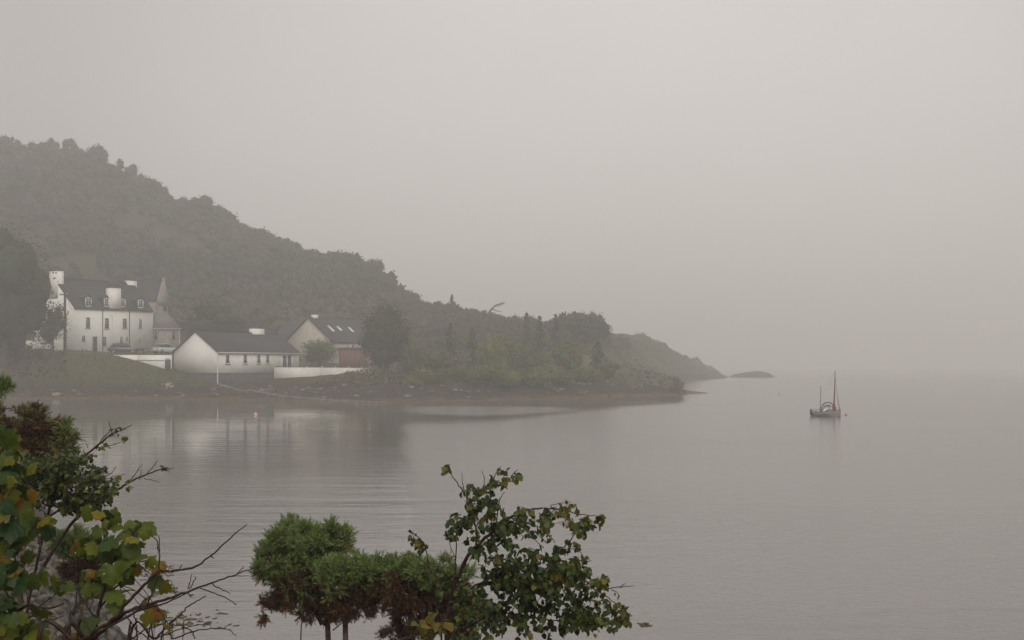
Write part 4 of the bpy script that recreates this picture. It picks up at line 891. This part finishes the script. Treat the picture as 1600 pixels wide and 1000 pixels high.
def frame_of(d, g):
    d = d/(np.linalg.norm(d, axis=1)[:, None]+1e-9); a = g.normal(size=d.shape); a -= (a*d).sum(1)[:, None]*d; a /= np.linalg.norm(a, axis=1)[:, None]+1e-9
    return d, a, np.cross(d, a)
def sprigs(mb, C, D, Ls, g, n=15, spine=.026, wid=.0028, tint=.5, mi=0):
    """short spiny shoots: an axis at C along D with n spines each"""
    N_ = len(C); d, a, b = frame_of(D, g)
    s = np.linspace(.05, 1, n)[None]*np.ones((N_, 1)); ang = np.arange(n)[None]*2.4+g.uniform(0, 6.28, (N_, 1))
    base = C[:, None]+d[:, None]*(s*Ls[:, None])[..., None]
    rad = a[:, None]*np.cos(ang)[..., None]+b[:, None]*np.sin(ang)[..., None]
    dr = rad*(1.05-.6*s)[..., None]+d[:, None]*(.45+.7*s)[..., None]; dr /= np.linalg.norm(dr, axis=-1)[..., None]
    ln = spine*g.uniform(.6, 1.25, (N_, n))*(1.1-.3*s)
    tip = base+dr*ln[..., None]; side = np.cross(dr, g.normal(size=dr.shape)); side /= np.linalg.norm(side, axis=-1)[..., None]; side *= wid
    V = np.stack([base-side, base+side, tip], 2).reshape(-1, 3); k = len(V)//3
    mb.add(V, np.arange(3*k).reshape(k, 3), np.repeat(np.broadcast_to(tint, (N_,)), n), mi)
    sd = a*wid*.8; V = np.stack([C-sd, C+sd, C+d*Ls[:, None]], 1).reshape(-1, 3); mb.add(V, np.arange(3*N_).reshape(N_, 3), np.broadcast_to(tint, (N_,)), mi)
def gorse(lobes, Y, root, label, seed, stems=(), dens=1.0, name='gorse_bush', spine=.026):
    """lobes: (px, py, rx, ry, greenness top..bottom, count)"""
    g = np.random.default_rng(seed); s = Y/F; q = P2(*root) if len(root) == 2 else P2(root[0], root[1]); zb = float(bank_h(q[0], q[1]))
    o = np.array((q[0], q[1], zb)); h = empty(name, o, 0, label, 'gorse bush', 'gorse bushes on the near bank')
    G = MB(); B = MB(); K = MB(); Vi_, Fi_ = ICO[2]
    for (px, py, rx, ry, gt, gb, cnt) in lobes:
        c = P(px, py, Y+g.uniform(-.1, .1)); R3 = np.array((rx*s, rx*s*.9, ry*s)); n = int(cnt*dens*1.5)
        nt_ = max(4, int(n/26)); tv = g.normal(size=(nt_, 3)); tv /= np.linalg.norm(tv, axis=1)[:, None]; tv *= g.uniform(.35, .92, (nt_, 1))
        tr_ = g.uniform(.16, .30, nt_); ti = g.integers(0, nt_, n); w_ = g.normal(size=(n, 3))+tv[ti]*1.4+np.array((0, 0, .5)); w_ /= np.linalg.norm(w_, axis=1)[:, None]
        v = tv[ti]+w_*(tr_[ti]*g.uniform(.3, 1, n))[:, None]; rr = np.ones(n); C = c+v*R3
        D = w_+np.array((0, 0, .2))+g.normal(size=(n, 3))*.5
        pg = gb+(gt-gb)*np.clip((v[:, 2]*rr+1)/2+fbm(C*7, seed+1)*.22, 0, 1)
        gr = g.random(n) < np.clip(pg, 0, 1)
        Ls = g.uniform(.03, .075, n)*(Y/8)
        sprigs(G, C[gr], D[gr], Ls[gr], g, 15, spine*Y/8, .0032*Y/8, np.clip(g.normal(.5, .18, gr.sum()), 0, 1)) if gr.sum() else None
        D2 = v+g.normal(size=(n, 3))*.6; bb = ~gr
        sprigs(B, C[bb], D2[bb], Ls[bb]*.9, g, 13, spine*Y/8, .0026*Y/8, np.clip(g.normal(.4, .22, bb.sum()), 0, 1)) if bb.sum() else None
        B.add(c+Vi_*g.uniform(.18, .3, (len(Vi_), 1))*R3, Fi_, .2)  # dark core added inside each lobe to block light, not a real shoot
    for nm, m_, k_ in (('green_shoots', 'gorse_g', G), ('dead_shoots_and_cores', 'gorse_b', B)):
        if k_.n:
            for a in range(len(k_.v)): k_.v[a] = k_.v[a]-o
            k_.build(nm, M[m_], h)
    for pl, r0, r1 in stems:
        pts = [P(x, y, Y+dy)-o for x, y, dy in pl]
        if pl[0][1] >= 995: pts = [np.array((pts[0][0]*.4, pts[0][1]*.4, -.15))]+pts
        mb = MB(); n = len(pts); mb.tube(smooth_line(pts), np.linspace(r0, r1, (n-1)*5+1)*s, 7); mb.build('stem', M['stem'], h)
    return h
def smooth_line(pts, k=5, jit=0, g=rng):
    pts = np.asarray(pts, float); n = len(pts); out = []
    ext = np.concatenate([[2*pts[0]-pts[1]], pts, [2*pts[-1]-pts[-2]]])
    for i in range(n-1):
        p0, p1, p2, p3 = ext[i:i+4]
        for t in np.arange(k)/k: out.append(.5*((2*p1)+(p2-p0)*t+(2*p0-5*p1+4*p2-p3)*t*t+(3*p1-p0-3*p2+p3)*t**3))
    out.append(pts[-1]); out = np.array(out)
    if jit: out[1:-1] += g.normal(size=out[1:-1].shape)*jit
    return out

LEAF = np.array([(0,0,0),(.30,.18,.06),(.40,.42,.09),(.22,.78,.05),(0,1,-.04),(-.22,.78,.05),(-.40,.42,.09),(-.30,.18,.06),(0,.45,0)])
LEAFF = [(0,1,8),(1,2,8),(2,3,8),(3,4,8),(4,5,8),(5,6,8),(6,7,8),(7,0,8)]
def maple_template():
    pts = []
    half = [(0,-.02),(.10,-.14),(.24,-.20),(.40,-.16),(.46,-.06),(.50,.02),(.60,.06),(.66,.14),(.78,.22),(.70,.30),(.70,.40),(.60,.42),(.48,.42),(.50,.54),(.48,.64),(.50,.76),(.38,.76),(.28,.78),(.22,.88),(.12,.94)]
    r = half+[(0,1.08)]+[(-x*.96, y*1.02) for x, y in half[:0:-1]]
    V = [(x, y, -.30*(x*x)-.22*max(0, y-.3)**2) for x, y in r]+[(0,.22,.05)]
    n = len(r); return np.array(V), [(i, (i+1) % n, n) for i in range(n)]
MAP, MAPF = maple_template()
def put_leaves(mb, C, T, sz, g, tmpl, tf, tint, face=None, spread=.9):
    """leaves at C, tip direction T"""
    n = len(C); d, a, b = frame_of(T, g)
    if face is not None:
        nr = np.asarray(face)+g.normal(size=(n, 3))*spread; nr -= (nr*d).sum(1)[:, None]*d; nr /= np.linalg.norm(nr, axis=1)[:, None]+1e-9; b = nr; a = np.cross(d, b)
    curl = g.uniform(.3, 2.2, n)
    X = tmpl[:, 0]; Yt = tmpl[:, 1]; Zt = tmpl[:, 2]
    V = C[:, None]+(a[:, None]*X[None, :, None]+d[:, None]*Yt[None, :, None]+b[:, None]*(Zt[None, :, None]*curl[:, None, None]))*sz[:, None, None]
    V = V+g.normal(size=V.shape)*sz[:, None, None]*.018
    m = len(tmpl); F_ = (np.array(tf)[None]+(np.arange(n)*m)[:, None, None]).reshape(-1, 3)
    mb.add(V.reshape(-1, 3), F_, np.repeat(tint, len(tf)))
def dew(par, C, g, r=.0035):
    mb = MB(); V, Fc = ICO[1]
    for c in C: mb.add(c+V*r*g.uniform(.6, 1.2), Fc)
    o = mb.build('dew', M['dew'], par, smooth=True); o['kind'] = 'stuff'

def sapling(name, label, cat, Y0, root, branches, regions, seed, leafpx=13, barem='twig', tlo=.1, thi=.6, dewn=30, hang=.8, group=None, dy=.3):
    """branches: ([(px,py,dy)], r0, r1) in photo pixels; regions of leafy twigs: (px, py, rx, ry, n, tint shift)"""
    g = np.random.default_rng(seed); s = Y0/F; q = P2(*root); o = np.array((*q, float(bank_h(*q))))
    h = empty(name, o, 0, label, cat, group); allp = []; W = MB()
    for pl, r0, r1 in branches:
        pts = [P(p[0], p[1], Y0+(p[2] if len(p) > 2 else 0))-o for p in pl]
        if pl[0][1] >= 996: pts = [np.array((pts[0][0]*.5, pts[0][1]*.3, -.1))]+pts
        L_ = smooth_line(pts, 6, .0016, g); W.tube(L_, np.linspace(r0, r1, len(L_))*s, 6)
        allp.append(L_[int(len(L_)*.25):])
        # buds and knots
        for k in range(4, len(L_)-1, 4):
            dd = g.normal(size=3); W.tube([L_[k], L_[k]+dd/np.linalg.norm(dd)*s*3.2], [r1*1.1*s, r1*.5*s], 4)
    allp = np.concatenate(allp); C = []; T = []; tn = []
    for (px, py, rx, ry, n, ts) in regions:
        left = n
        while left > 0:
            a = g.uniform(0, 6.283); rr = g.random()**.6
            e_ = P(px+np.cos(a)*rr*rx, py+np.sin(a)*rr*ry, Y0+g.uniform(-dy, dy))-o
            dist = np.linalg.norm((allp-e_)*np.array((1, .5, 1)), axis=1)+np.maximum(0, allp[:, 2]-e_[2])*.6
            b_ = allp[np.argmin(dist)]; v = e_-b_; ln = np.linalg.norm(v)
            if ln > 34*s: b_ = e_-v/ln*34*s; v = e_-b_
            mid = b_+v*.5+np.array((0, 0, .01))+g.normal(size=3)*.008
            tw = smooth_line([b_, mid, e_], 4); W.tube(tw, np.linspace(1.0, .45, len(tw))*s*.8, 4, cap=False)
            m = min(left, int(g.integers(3, 8))); left -= m
            for f in np.linspace(.25, 1, m):
                p = tw[int(f*(len(tw)-1))]; C.append(p+g.normal(size=3)*.004); T.append(v/(np.linalg.norm(v)+1e-6)*.5+g.normal(size=3)*.55+np.array((0, 0, -hang))); tn.append(ts)
    W.build('branches', M[barem], h)
    if C:
        C = np.array(C); T = np.array(T); n = len(C); tint = np.clip(g.uniform(tlo, thi, n)+np.array(tn)+g.normal(size=n)*.06, 0, 1)
        mb = MB(); put_leaves(mb, C, T, leafpx*s*g.uniform(.65, 1.25, n), g, LEAF, LEAFF, tint, face=(0, -.6, .7), spread=.75); mb.build('leaves', M['birchleaf'], h)
        if dewn: dew(h, C[g.integers(0, n, dewn)]+g.normal(size=(dewn, 3))*.006-np.array((0,.01,0)), g, .0028)
    return h

# gorse
gorse([(476,858,66,44,1.15,.75,1300),(425,880,26,42,.95,.35,350),(520,850,34,34,1.1,.6,350),(470,915,60,40,.35,-.15,1000),(500,945,36,26,.1,-.1,420),(418,945,17,26,.0,-.2,110),(440,930,22,24,0,-.2,160),(495,880,50,40,.7,.1,400)],
    8.3, (505,8.3), 'tallest round gorse bush with green top and dead brown skirt at the bottom centre', 51, [([(513,1000,0),(503,975,0),(490,950,.05)],5,3.2),([(470,1000,.1),(485,970,.1),(497,950,.1)],1.2,.7),([(520,985,0),(540,970,.05),(560,965,.1)],1,.6)])
gorse([(560,897,54,28,1.15,.6,800),(520,905,26,26,1.0,.3,300),(560,930,48,32,.25,-.15,800),(545,955,34,20,0,-.2,300),(612,892,22,17,1.0,.35,300),(600,912,26,18,.3,-.1,260),(588,938,18,24,.1,-.2,200)],
    8.0, (541,8.0), 'lower gorse bush with a pale stem, middle of the three in a row', 52, [([(540,1000,0),(539,980,0),(543,960,.05)],5,3.4),([(541,975,0),(556,955,.05),(572,935,.1)],2.6,1.2),([(539,975,0),(533,955,.05),(525,938,.1)],2.2,1.2)])
gorse([(650,893,36,22,1.1,.4,420),(690,905,50,30,.95,.2,560),(640,920,40,30,.25,-.15,560),(690,945,60,45,.15,-.2,1100),(620,950,22,36,0,-.2,260),(735,975,50,36,.55,.1,500),(650,985,50,25,0,-.2,420)],
    7.7, (680,7.7), 'brown gorse bush tangled with the birch sapling, rightmost of the row', 53, [([(640,1000,0),(625,975,0),(605,985,.05),(592,994,.05)],1.6,.6),([(700,1000,0),(690,960,0)],3,2)])
gorse([(30,665,52,32,.15,.0,900),(68,672,28,34,.2,.05,460),(62,700,46,24,.12,.0,500),(98,692,18,26,.85,.2,260),(14,690,40,30,.1,0,400)],
    10.0, (40,10.0), 'dark brown gorse mound at the left edge above the small leaved shrub', 54, [([(30,1000,0),(40,800,0),(45,700,0)],5,3)])
gorse([(-6,602,17,9,1.1,.8,200),(-18,608,14,12,1,.6,140)], 7.4, (-20,7.4), 'small tuft of green gorse poking in at the left edge, highest of the near plants', 55, [([(-40,1000,0),(-30,800,0),(-12,615,0)],4,2)])
gorse([(112,850,26,17,1.1,.8,330),(92,846,12,12,1.1,.7,120),(128,885,30,28,.3,-.2,420),(135,905,30,22,.0,-.2,300),(155,872,16,14,.3,0,120)],
    9.0, (120,9.0), 'small gorse bush growing among the rocks behind the autumn maple leaves', 56, [([(128,1000,0),(126,940,0),(128,905,0)],3,2)])

# small leaved shrub on the left with two long bare sprays
sapling('wild_rose', 'dense small leaved dewy shrub on the left with two long twiggy sprays over the water', 'shrub', 8.0, (70,8.0),
  [([(40,1000,0),(60,870,0),(90,760,0),(130,715,0),(160,690,0),(175,678,0),(190,672,0),(206,664,0)],3,.5),([(150,702,0),(160,686,0),(172,672,0),(170,657,0)],1,.4),([(148,700,0),(170,697,0),(198,687,0)],.9,.4),([(138,700,0),(134,692,0)],.6,.4),([(120,724,0),(135,716,0),(150,712,0)],.7,.4),
   ([(60,900,0),(110,820,0),(150,790,0),(180,768,0),(205,752,0),(230,741,0),(255,733,0),(272,731,0)],3,.5),([(200,755,0),(212,740,0),(222,726,0)],.8,.4),([(228,742,0),(240,728,0),(247,719,0)],.8,.4),([(145,757,0),(162,745,0),(175,738,0),(182,729,0)],1,.4),([(225,748,0),(240,751,0),(250,754,0)],.6,.4),([(60,850,0),(80,805,0),(110,795,0),(150,790,0),(175,790,0)],2.5,.5),([(175,745,0),(195,741,0)],.6,.4),([(218,750,0),(221,733,0)],.6,.4)],
  [(100,735,62,36,800,.0),(60,755,48,40,620,.0),(130,760,38,36,620,-.05),(120,785,34,20,300,-.05),(30,730,36,30,300,.1),(165,775,18,20,60,.0),(90,720,40,14,120,.1),(180,681,12,10,9,.1),(162,694,12,7,9,.2),(196,672,14,8,9,.05),(178,746,4,12,5,.25),(200,754,12,10,6,.15),(262,734,9,7,6,.3),(172,773,10,14,14,.1),(208,758,5,6,3,0)],
  61, leafpx=8, dewn=60, tlo=.05, thi=.6, dy=.35)

# maple: big autumn leaves
def maple(name, label, Y0, root, branches, leaves, seed, extra=0, box=None):
    g = np.random.default_rng(seed); s = Y0/F; q = P2(*root); o = np.array((*q, float(bank_h(*q)))); h = empty(name, o, 0, label, 'maple')
    W = MB(); allp = []
    for pl, r0, r1 in branches:
        pts = [P(p[0], p[1], Y0+(p[2] if len(p) > 2 else 0))-o for p in pl]
        if pl[0][1] >= 996: pts = [np.array((pts[0][0]*.5, pts[0][1]*.3, -.1))]+pts
        L_ = smooth_line(pts, 6, .0012, g); W.tube(L_, np.linspace(r0, r1, len(L_))*s, 7); allp.append(L_)
    allp = np.concatenate(allp); ls = list(leaves)
    for _ in range(extra):
        b = box[g.integers(0, len(box))]; ls.append((b[0]+g.normal()*b[2], b[1]+g.normal()*b[3], g.uniform(26, 46), float(np.clip(g.normal(.28, .22), 0, 1))))
    C = []; T = []; S_ = []; tn = []
    for px, py, sz, hue in ls:
        c = P(px, py, Y0+g.uniform(-.18, .18))-o; b = allp[np.argmin(np.linalg.norm(allp-c, axis=1))]; v = c-b; v /= np.linalg.norm(v)+1e-6
        t_ = v*.7+g.normal(size=3)*.45+np.array((0, 0, -.55)); t_[1] *= .5; t_ /= np.linalg.norm(t_)
        base = c-t_*sz*s*.35; C.append(base); T.append(t_); S_.append(sz*s*.66*g.uniform(.7, 1.2)); tn.append(hue*.68+g.normal()*.04)
        W.tube(smooth_line([b, (b+base)/2+np.array((0,0,.012)), base], 4), .7*s, 4, tint=.5, cap=False)
    W.build('branches', M['twig'], h); mb = MB(); C = np.array(C); n = len(C)
    put_leaves(mb, C, np.array(T), np.array(S_), g, MAP, MAPF, np.clip(np.array(tn), 0, 1), face=(0, -.9, .75), spread=.42); mb.build('leaves', M['maple'], h)
    dew(h, C[g.integers(0, n, 26)]+g.normal(size=(26, 3))*.03-np.array((0,.06,0)), g, .0026)
    return h
maple('maple_tree', 'big green and yellow maple leaves crowding in at the left edge', 5.2, (-30,5.2),
  [([(-60,1000,0),(-40,880,0),(-10,790,0),(10,720,0)],6,1.5),([(-20,850,0),(20,830,0),(60,820,0)],2,.8),([(-20,780,0),(20,765,0),(45,750,0)],2,.8),([(-30,960,0),(24,955,0),(44,945,0),(60,949,0),(81,950,0),(101,942,0)],3.4,1.2),([(0,988,0),(50,963,0),(70,972,0),(100,962,0)],1.6,.8),([(-40,930,0),(0,900,0),(25,880,0)],2,.8),([(60,949,0),(85,930,0),(105,918,0)],1.2,.6)],
  [(20,690,44,.1),(2,668,36,.1),(12,705,50,.38),(40,716,42,.25),(50,735,34,.6),(8,745,62,.12),(2,765,56,.3),(35,775,50,.1),(50,780,34,.66),(20,808,66,.3),(18,826,56,.03),(12,843,44,.3),(34,834,58,.0),(62,852,50,.33),(68,825,40,.4),(10,790,40,.85),(76,838,36,.06),(25,920,54,.0),(6,942,36,.1),(4,962,34,.8),(70,815,30,.8),(8,880,52,.08),(22,897,46,.04),(96,926,48,.3),(112,920,42,.25),(84,915,38,.5),(30,985,54,.03),(8,998,50,.0),(52,996,34,.5)],
  71, extra=110, box=[(0,735,10,20),(14,800,20,35),(10,870,18,40),(25,985,30,14),(0,920,16,30)])
maple('maple_sapling', 'autumn maple sapling, yellow green leaves with orange edges, left of the bare branches', 5.0, (150,5.0),
  [([(150,1000,0),(152,971,0),(154,956,0),(164,912,0),(167,890,0),(166,866,0),(163,830,0),(163,808,0)],4,1.2),([(166,896,0),(184,872,0),(198,846,0),(206,835,0)],2.2,.8),([(156,950,0),(175,925,0),(205,890,0),(218,878,0)],2,.8),([(152,970,0),(135,945,0),(120,925,0)],1.6,.7),([(110,1000,0),(116,960,0),(120,925,0)],2,1)],
  [(138,806,32,.45),(152,808,30,.8),(183,812,38,.22),(163,822,24,.6),(201,816,32,.3),(150,836,34,.3),(146,857,50,.05),(188,836,42,.3),(201,834,38,.5),(214,832,34,.28),(226,839,32,.4),(165,868,44,.28),(183,862,34,.35),(160,886,50,.1),(206,862,44,.26),(221,871,42,.4),(240,881,38,.45),(251,888,30,.82),(184,886,50,.28),(175,900,44,.33),(214,896,34,.88),(150,926,50,.28),(171,930,50,.33),(139,915,38,.3),(186,925,38,.72),(186,905,34,.68),(249,908,46,.12),(262,920,32,.8),(226,936,28,.72),(240,962,38,.86),(254,963,22,.4),(145,900,24,1.0),(170,905,22,1.0),(135,980,44,.1),(181,950,38,.4),(120,995,32,.8),(168,850,34,.2),(195,852,34,.25),(130,936,36,.3)],
  72, extra=30, box=[(170,880,28,34)])
# leafless shrub
sapling('bare_branches', 'leafless dark wet branches reaching right over the water at the lower left', 'bare shrub', 4.7, (100,4.7),
  [([(60,1000,0),(120,1003,0),(150,985,0),(183,963,0),(195,945,0),(225,915,0),(248,893,0),(262,893,0),(300,887,0),(330,868,0),(360,840,0),(386,819,0)],4.2,.8),
   ([(100,1004,0),(140,1000,.03),(180,968,.03),(205,953,.03),(230,945,.03),(262,936,.03),(295,924,.03),(330,911,.03),(370,897,.03),(397,887,.03)],4.5,.7),
   ([(180,972,.06),(215,955,.06),(250,945,.06),(280,932,.06),(305,920,.06)],2,.8),
   ([(200,1004,0),(240,998,0),(262,977,0),(282,960,0),(300,943,0),(322,931,0)],2.4,.8),
   ([(120,1002,0),(150,990,-.03),(205,960,-.03),(228,945,-.03),(240,920,-.03),(248,893,-.03),(249,870,-.03),(245,845,-.03),(228,826,-.03)],2.4,.7),([(249,870,-.03),(249,850,-.03),(248,836,-.03)],1,.6),
   ([(274,926,0),(270,915,0),(265,905,0)],.9,.5),([(294,920,0),(297,908,0),(300,896,0)],.9,.5),([(296,921,0),(302,910,0),(306,901,0)],.9,.6),([(289,925,0),(296,929,0),(298,933,0)],.9,.7),([(329,912,0),(345,920,0),(360,927,0)],1,.6),([(312,919,0),(340,929,0),(360,938,0),(369,945,0)],1,.6),([(372,895,0),(377,890,0),(380,885,0)],.8,.5),([(363,899,0),(378,900,0),(389,899,0)],.7,.4),([(281,889,0),(285,883,0)],.9,.5),([(330,869,0),(334,873,0)],.8,.5),
   ([(250,1004,0),(270,998,0),(300,987,0),(330,982,0),(355,983,0),(369,994,0)],1.6,.6),([(348,982,0),(360,975,0)],.9,.5),([(230,1004,0),(240,1000,.05),(275,985,.05),(300,978,.05),(328,973,.05)],1.4,.6),([(200,1003,0),(205,1000,0),(225,985,0),(250,977,0),(280,978,0),(298,985,0),(305,998,0)],1.5,.9),([(208,952,0),(212,975,0),(214,1000,0)],1,1.4),([(243,945,0),(254,960,0),(258,975,0)],.9,.5),([(195,960,0),(215,985,0),(235,1000,0)],1,.8)],
  [(262,975,14,12,7,.75),(275,988,14,9,6,.8)], 62, leafpx=7, dewn=0)
# thin dead stalks
sapling('dead_stalks', 'thin pale dead stalks among the bare branches at the bottom edge', 'stalks', 5.4, (255,5.4),
  [([(255,1000,0),(258,975,0),(262,952,0)],.7,.4),([(270,1000,0),(268,985,0),(272,965,0)],.6,.4),([(258,975,0),(250,965,0)],.5,.3),([(285,1000,0),(288,990,0)],.8,.5),([(240,1000,0),(262,985,0),(268,978,0)],.6,.4)], [], 63, barem='stem', dewn=0)

# birch sapling
BR = [([(699,1000,0),(698,988,0),(706,925,0),(718,896,0),(732,867,0),(750,849,0),(776,825,0),(793,811,0),(814,800,0),(828,796,0),(851,794,0),(880,797,0),(907,804,0),(941,807,0)],4.6,.5),
 ([(706,935,.05),(711,910,.05),(712,872,.05),(714,838,.05),(712,826,.05)],1.6,.6),([(744,852,0),(744,826,0),(736,806,0),(727,794,0),(730,780,0),(722,766,0),(715,756,0),(703,738,0),(695,727,0)],1.8,.5),([(726,772,0),(723,756,0),(722,739,0)],.8,.4),([(730,780,0),(732,768,0),(731,756,0)],.8,.4),
 ([(727,794,0),(747,774,0),(759,762,0),(770,748,0),(776,739,0),(783,729,0)],1.4,.5),([(776,760,0),(793,753,0),(801,742,0),(809,733,0)],.9,.4),([(793,753,0),(808,749,0),(819,745,0)],.8,.4),([(776,825,0),(780,785,0),(788,768,0)],1.2,.5),([(752,770,0),(757,750,0),(752,735,0)],.9,.4),
 ([(704,960,0),(718,942,0),(727,930,0),(747,913,0),(790,908,0),(834,913,0),(857,901,0),(892,893,0),(907,885,0),(924,875,0)],2.6,.6),([(834,913,.1),(860,880,.1),(875,861,.1),(892,843,.1),(904,823,.1),(920,830,.1)],1.6,.5),([(892,893,.1),(912,905,.1),(930,922,.1),(953,936,.1),(967,948,.1),(982,965,.1)],1.3,.5),([(930,922,0),(950,919,0),(973,917,0),(991,915,0)],1,.5),([(968,917,0),(979,911,0)],.6,.4),
 ([(699,1000,.1),(703,991,.1),(747,971,.1),(776,957,.1),(820,962,.1),(870,970,.1),(920,975,.1)],2.4,.6),([(698,988,-.1),(706,965,-.1),(718,942,-.1),(735,925,-.1)],1.6,.6),([(905,985,0),(917,955,0),(925,938,0)],.8,.4),([(876,797,0),(860,790,0),(893,784,0)],.8,.4),
 ([(690,1000,-.1),(684,960,-.1),(676,905,-.1),(669,882,-.1),(665,855,-.1),(651,836,-.1),(637,831,-.1)],1.8,.5),([(669,884,-.1),(655,872,-.1),(642,866,-.1),(630,868,-.1),(620,874,-.1)],.8,.4),([(720,925,0),(711,892,0),(704,880,0)],.7,.4),([(712,872,0),(703,853,0),(704,845,0)],.7,.4)]
RG = [(757,777,25,26,46,-.05),(718,826,26,20,46,-.1),(756,810,40,22,60,-.05),(785,832,25,20,50,-.1),(822,818,38,20,76,.05),(757,862,24,24,38,-.1),(811,872,40,18,80,0),(846,899,62,30,250,.05),(790,913,44,34,140,0),(886,872,26,28,70,.12),(921,910,28,20,70,.1),(863,942,50,28,150,-.1),(921,971,44,24,110,.1),(782,965,40,26,60,0),(732,948,28,28,60,0),(677,907,22,26,46,.05),(962,957,22,22,40,.15),(880,812,24,10,14,.4),(921,817,20,12,20,.2),(883,789,18,6,9,.3),(788,745,22,12,24,.1),(701,735,12,10,7,.2),(720,766,8,6,3,0),(834,985,60,16,70,0),(655,850,14,18,16,.05),(900,830,14,14,16,.2),(730,1000,50,14,40,.2),(838,902,40,20,40,.4)]
sapling('birch_sapling', 'broad leafy birch sapling with a forked dark stem at the bottom centre', 'birch', 6.0, (698,6.0), BR, [(a, b, c, d, int(n*2.3), t-.12) for a, b, c, d, n, t in RG], 64, leafpx=10.4, dewn=18, tlo=.0, thi=.72, dy=.32)
# a few brown bramble leaves at its foot
sapling('bramble', 'orange brown bramble leaves in front of the rightmost gorse bush', 'bramble', 5.8, (690,5.8), [([(660,1000,0),(665,975,0),(680,955,0),(690,945,0)],1,.5),([(695,1000,0),(688,975,0),(684,960,0)],1,.5)],
  [(672,965,16,14,12,.5),(686,985,14,14,12,.55),(665,985,14,10,9,.2)], 65, leafpx=19, dewn=0)

# ------------------------------------------------------------------ boulders of the near shore
g = np.random.default_rng(81); Vr, Fr = ICO[3]; placed = []
tries = 0
while len(placed) < 64 and tries < 4000:
    tries += 1
    py = g.uniform(846, 1015); px = g.uniform(-60, 92+(py-846)*.75)
    for Y in np.arange(10, 40, .25):
        x, z = (px-800)/F*Y, Z(py, Y)
        if float(bank_h(x, Y)) >= z-.1: break
    else: continue
    r = g.uniform(.22, .42)*(1.25 if g.random() < .3 else 1); p = np.array((x, Y, float(bank_h(x, Y))))
    if any(np.linalg.norm((p-q_)[:2]) < (r+r_)*.62 for q_, r_ in placed): continue
    placed.append((p, r)); h = empty('boulder', p, g.uniform(0, 6.28)); del h
    o_ = bpy.data.objects['boulder' if len(placed) == 1 else 'boulder.%03d' % (len(placed)-1)]; bpy.data.objects.remove(o_)
    v = Vr.copy(); 
    for _ in range(9):      # chop flat facets
        d = g.normal(size=3); d /= np.linalg.norm(d); c_ = g.uniform(.55, .85); e_ = v@d; v -= np.maximum(e_-c_, 0)[:, None]*d
    v *= np.array((g.uniform(1, 1.5), g.uniform(.8, 1.1), g.uniform(.6, .9)))*r; v += (fbm(v*6+len(placed), 7)[:, None]*.035+fbm(v*19+len(placed), 8)[:, None]*.012)*Vr
    mb = MB(); mb.add(v, Fr); o_ = mb.build('boulder', M['rock'], smooth=False)
    o_.location = p+(0, 0, r*.18); o_.rotation_euler = (g.uniform(-.5, .5), g.uniform(-.5, .5), g.uniform(0, 6.28))
    tag(o_, 'wet grey angular boulder in the rock bank at the lower left', 'boulder', 'boulders of the near shore')
# floating wrack on the water
mb = MB(); g = np.random.default_rng(82)
for cx_, cy_, n, sx, sy in ((228,893,70,22,6),(300,968,60,26,7),(1005,977,14,7,1.2),(205,875,30,10,6),(262,925,30,16,4)):
    for _ in range(n):
        px, py = cx_+g.normal()*sx, cy_+g.normal()*sy; Y = CAMH*F/(py-HZ); x = (px-800)/F*Y; a = g.uniform(0, 3.14); l_ = g.uniform(.02, .09); w_ = l_*.25
        c_, s_ = np.cos(a), np.sin(a); V = [(x+c_*l_-s_*w_, Y+s_*l_+c_*w_, .012), (x-c_*l_-s_*w_, Y-s_*l_+c_*w_, .012), (x-c_*l_+s_*w_, Y-s_*l_-c_*w_, .012), (x+c_*l_+s_*w_, Y+s_*l_-c_*w_, .012)]
        V += [(a_[0], a_[1], .004) for a_ in V]; mb.add(V, np.array([(0,1,2,3),(7,6,5,4),(0,4,5,1),(1,5,6,2),(2,6,7,3),(3,7,4,0)]))
tag(mb.build('floating_weed', M['weed']), 'scraps of brown seaweed floating on the near water', 'seaweed', kind='stuff')
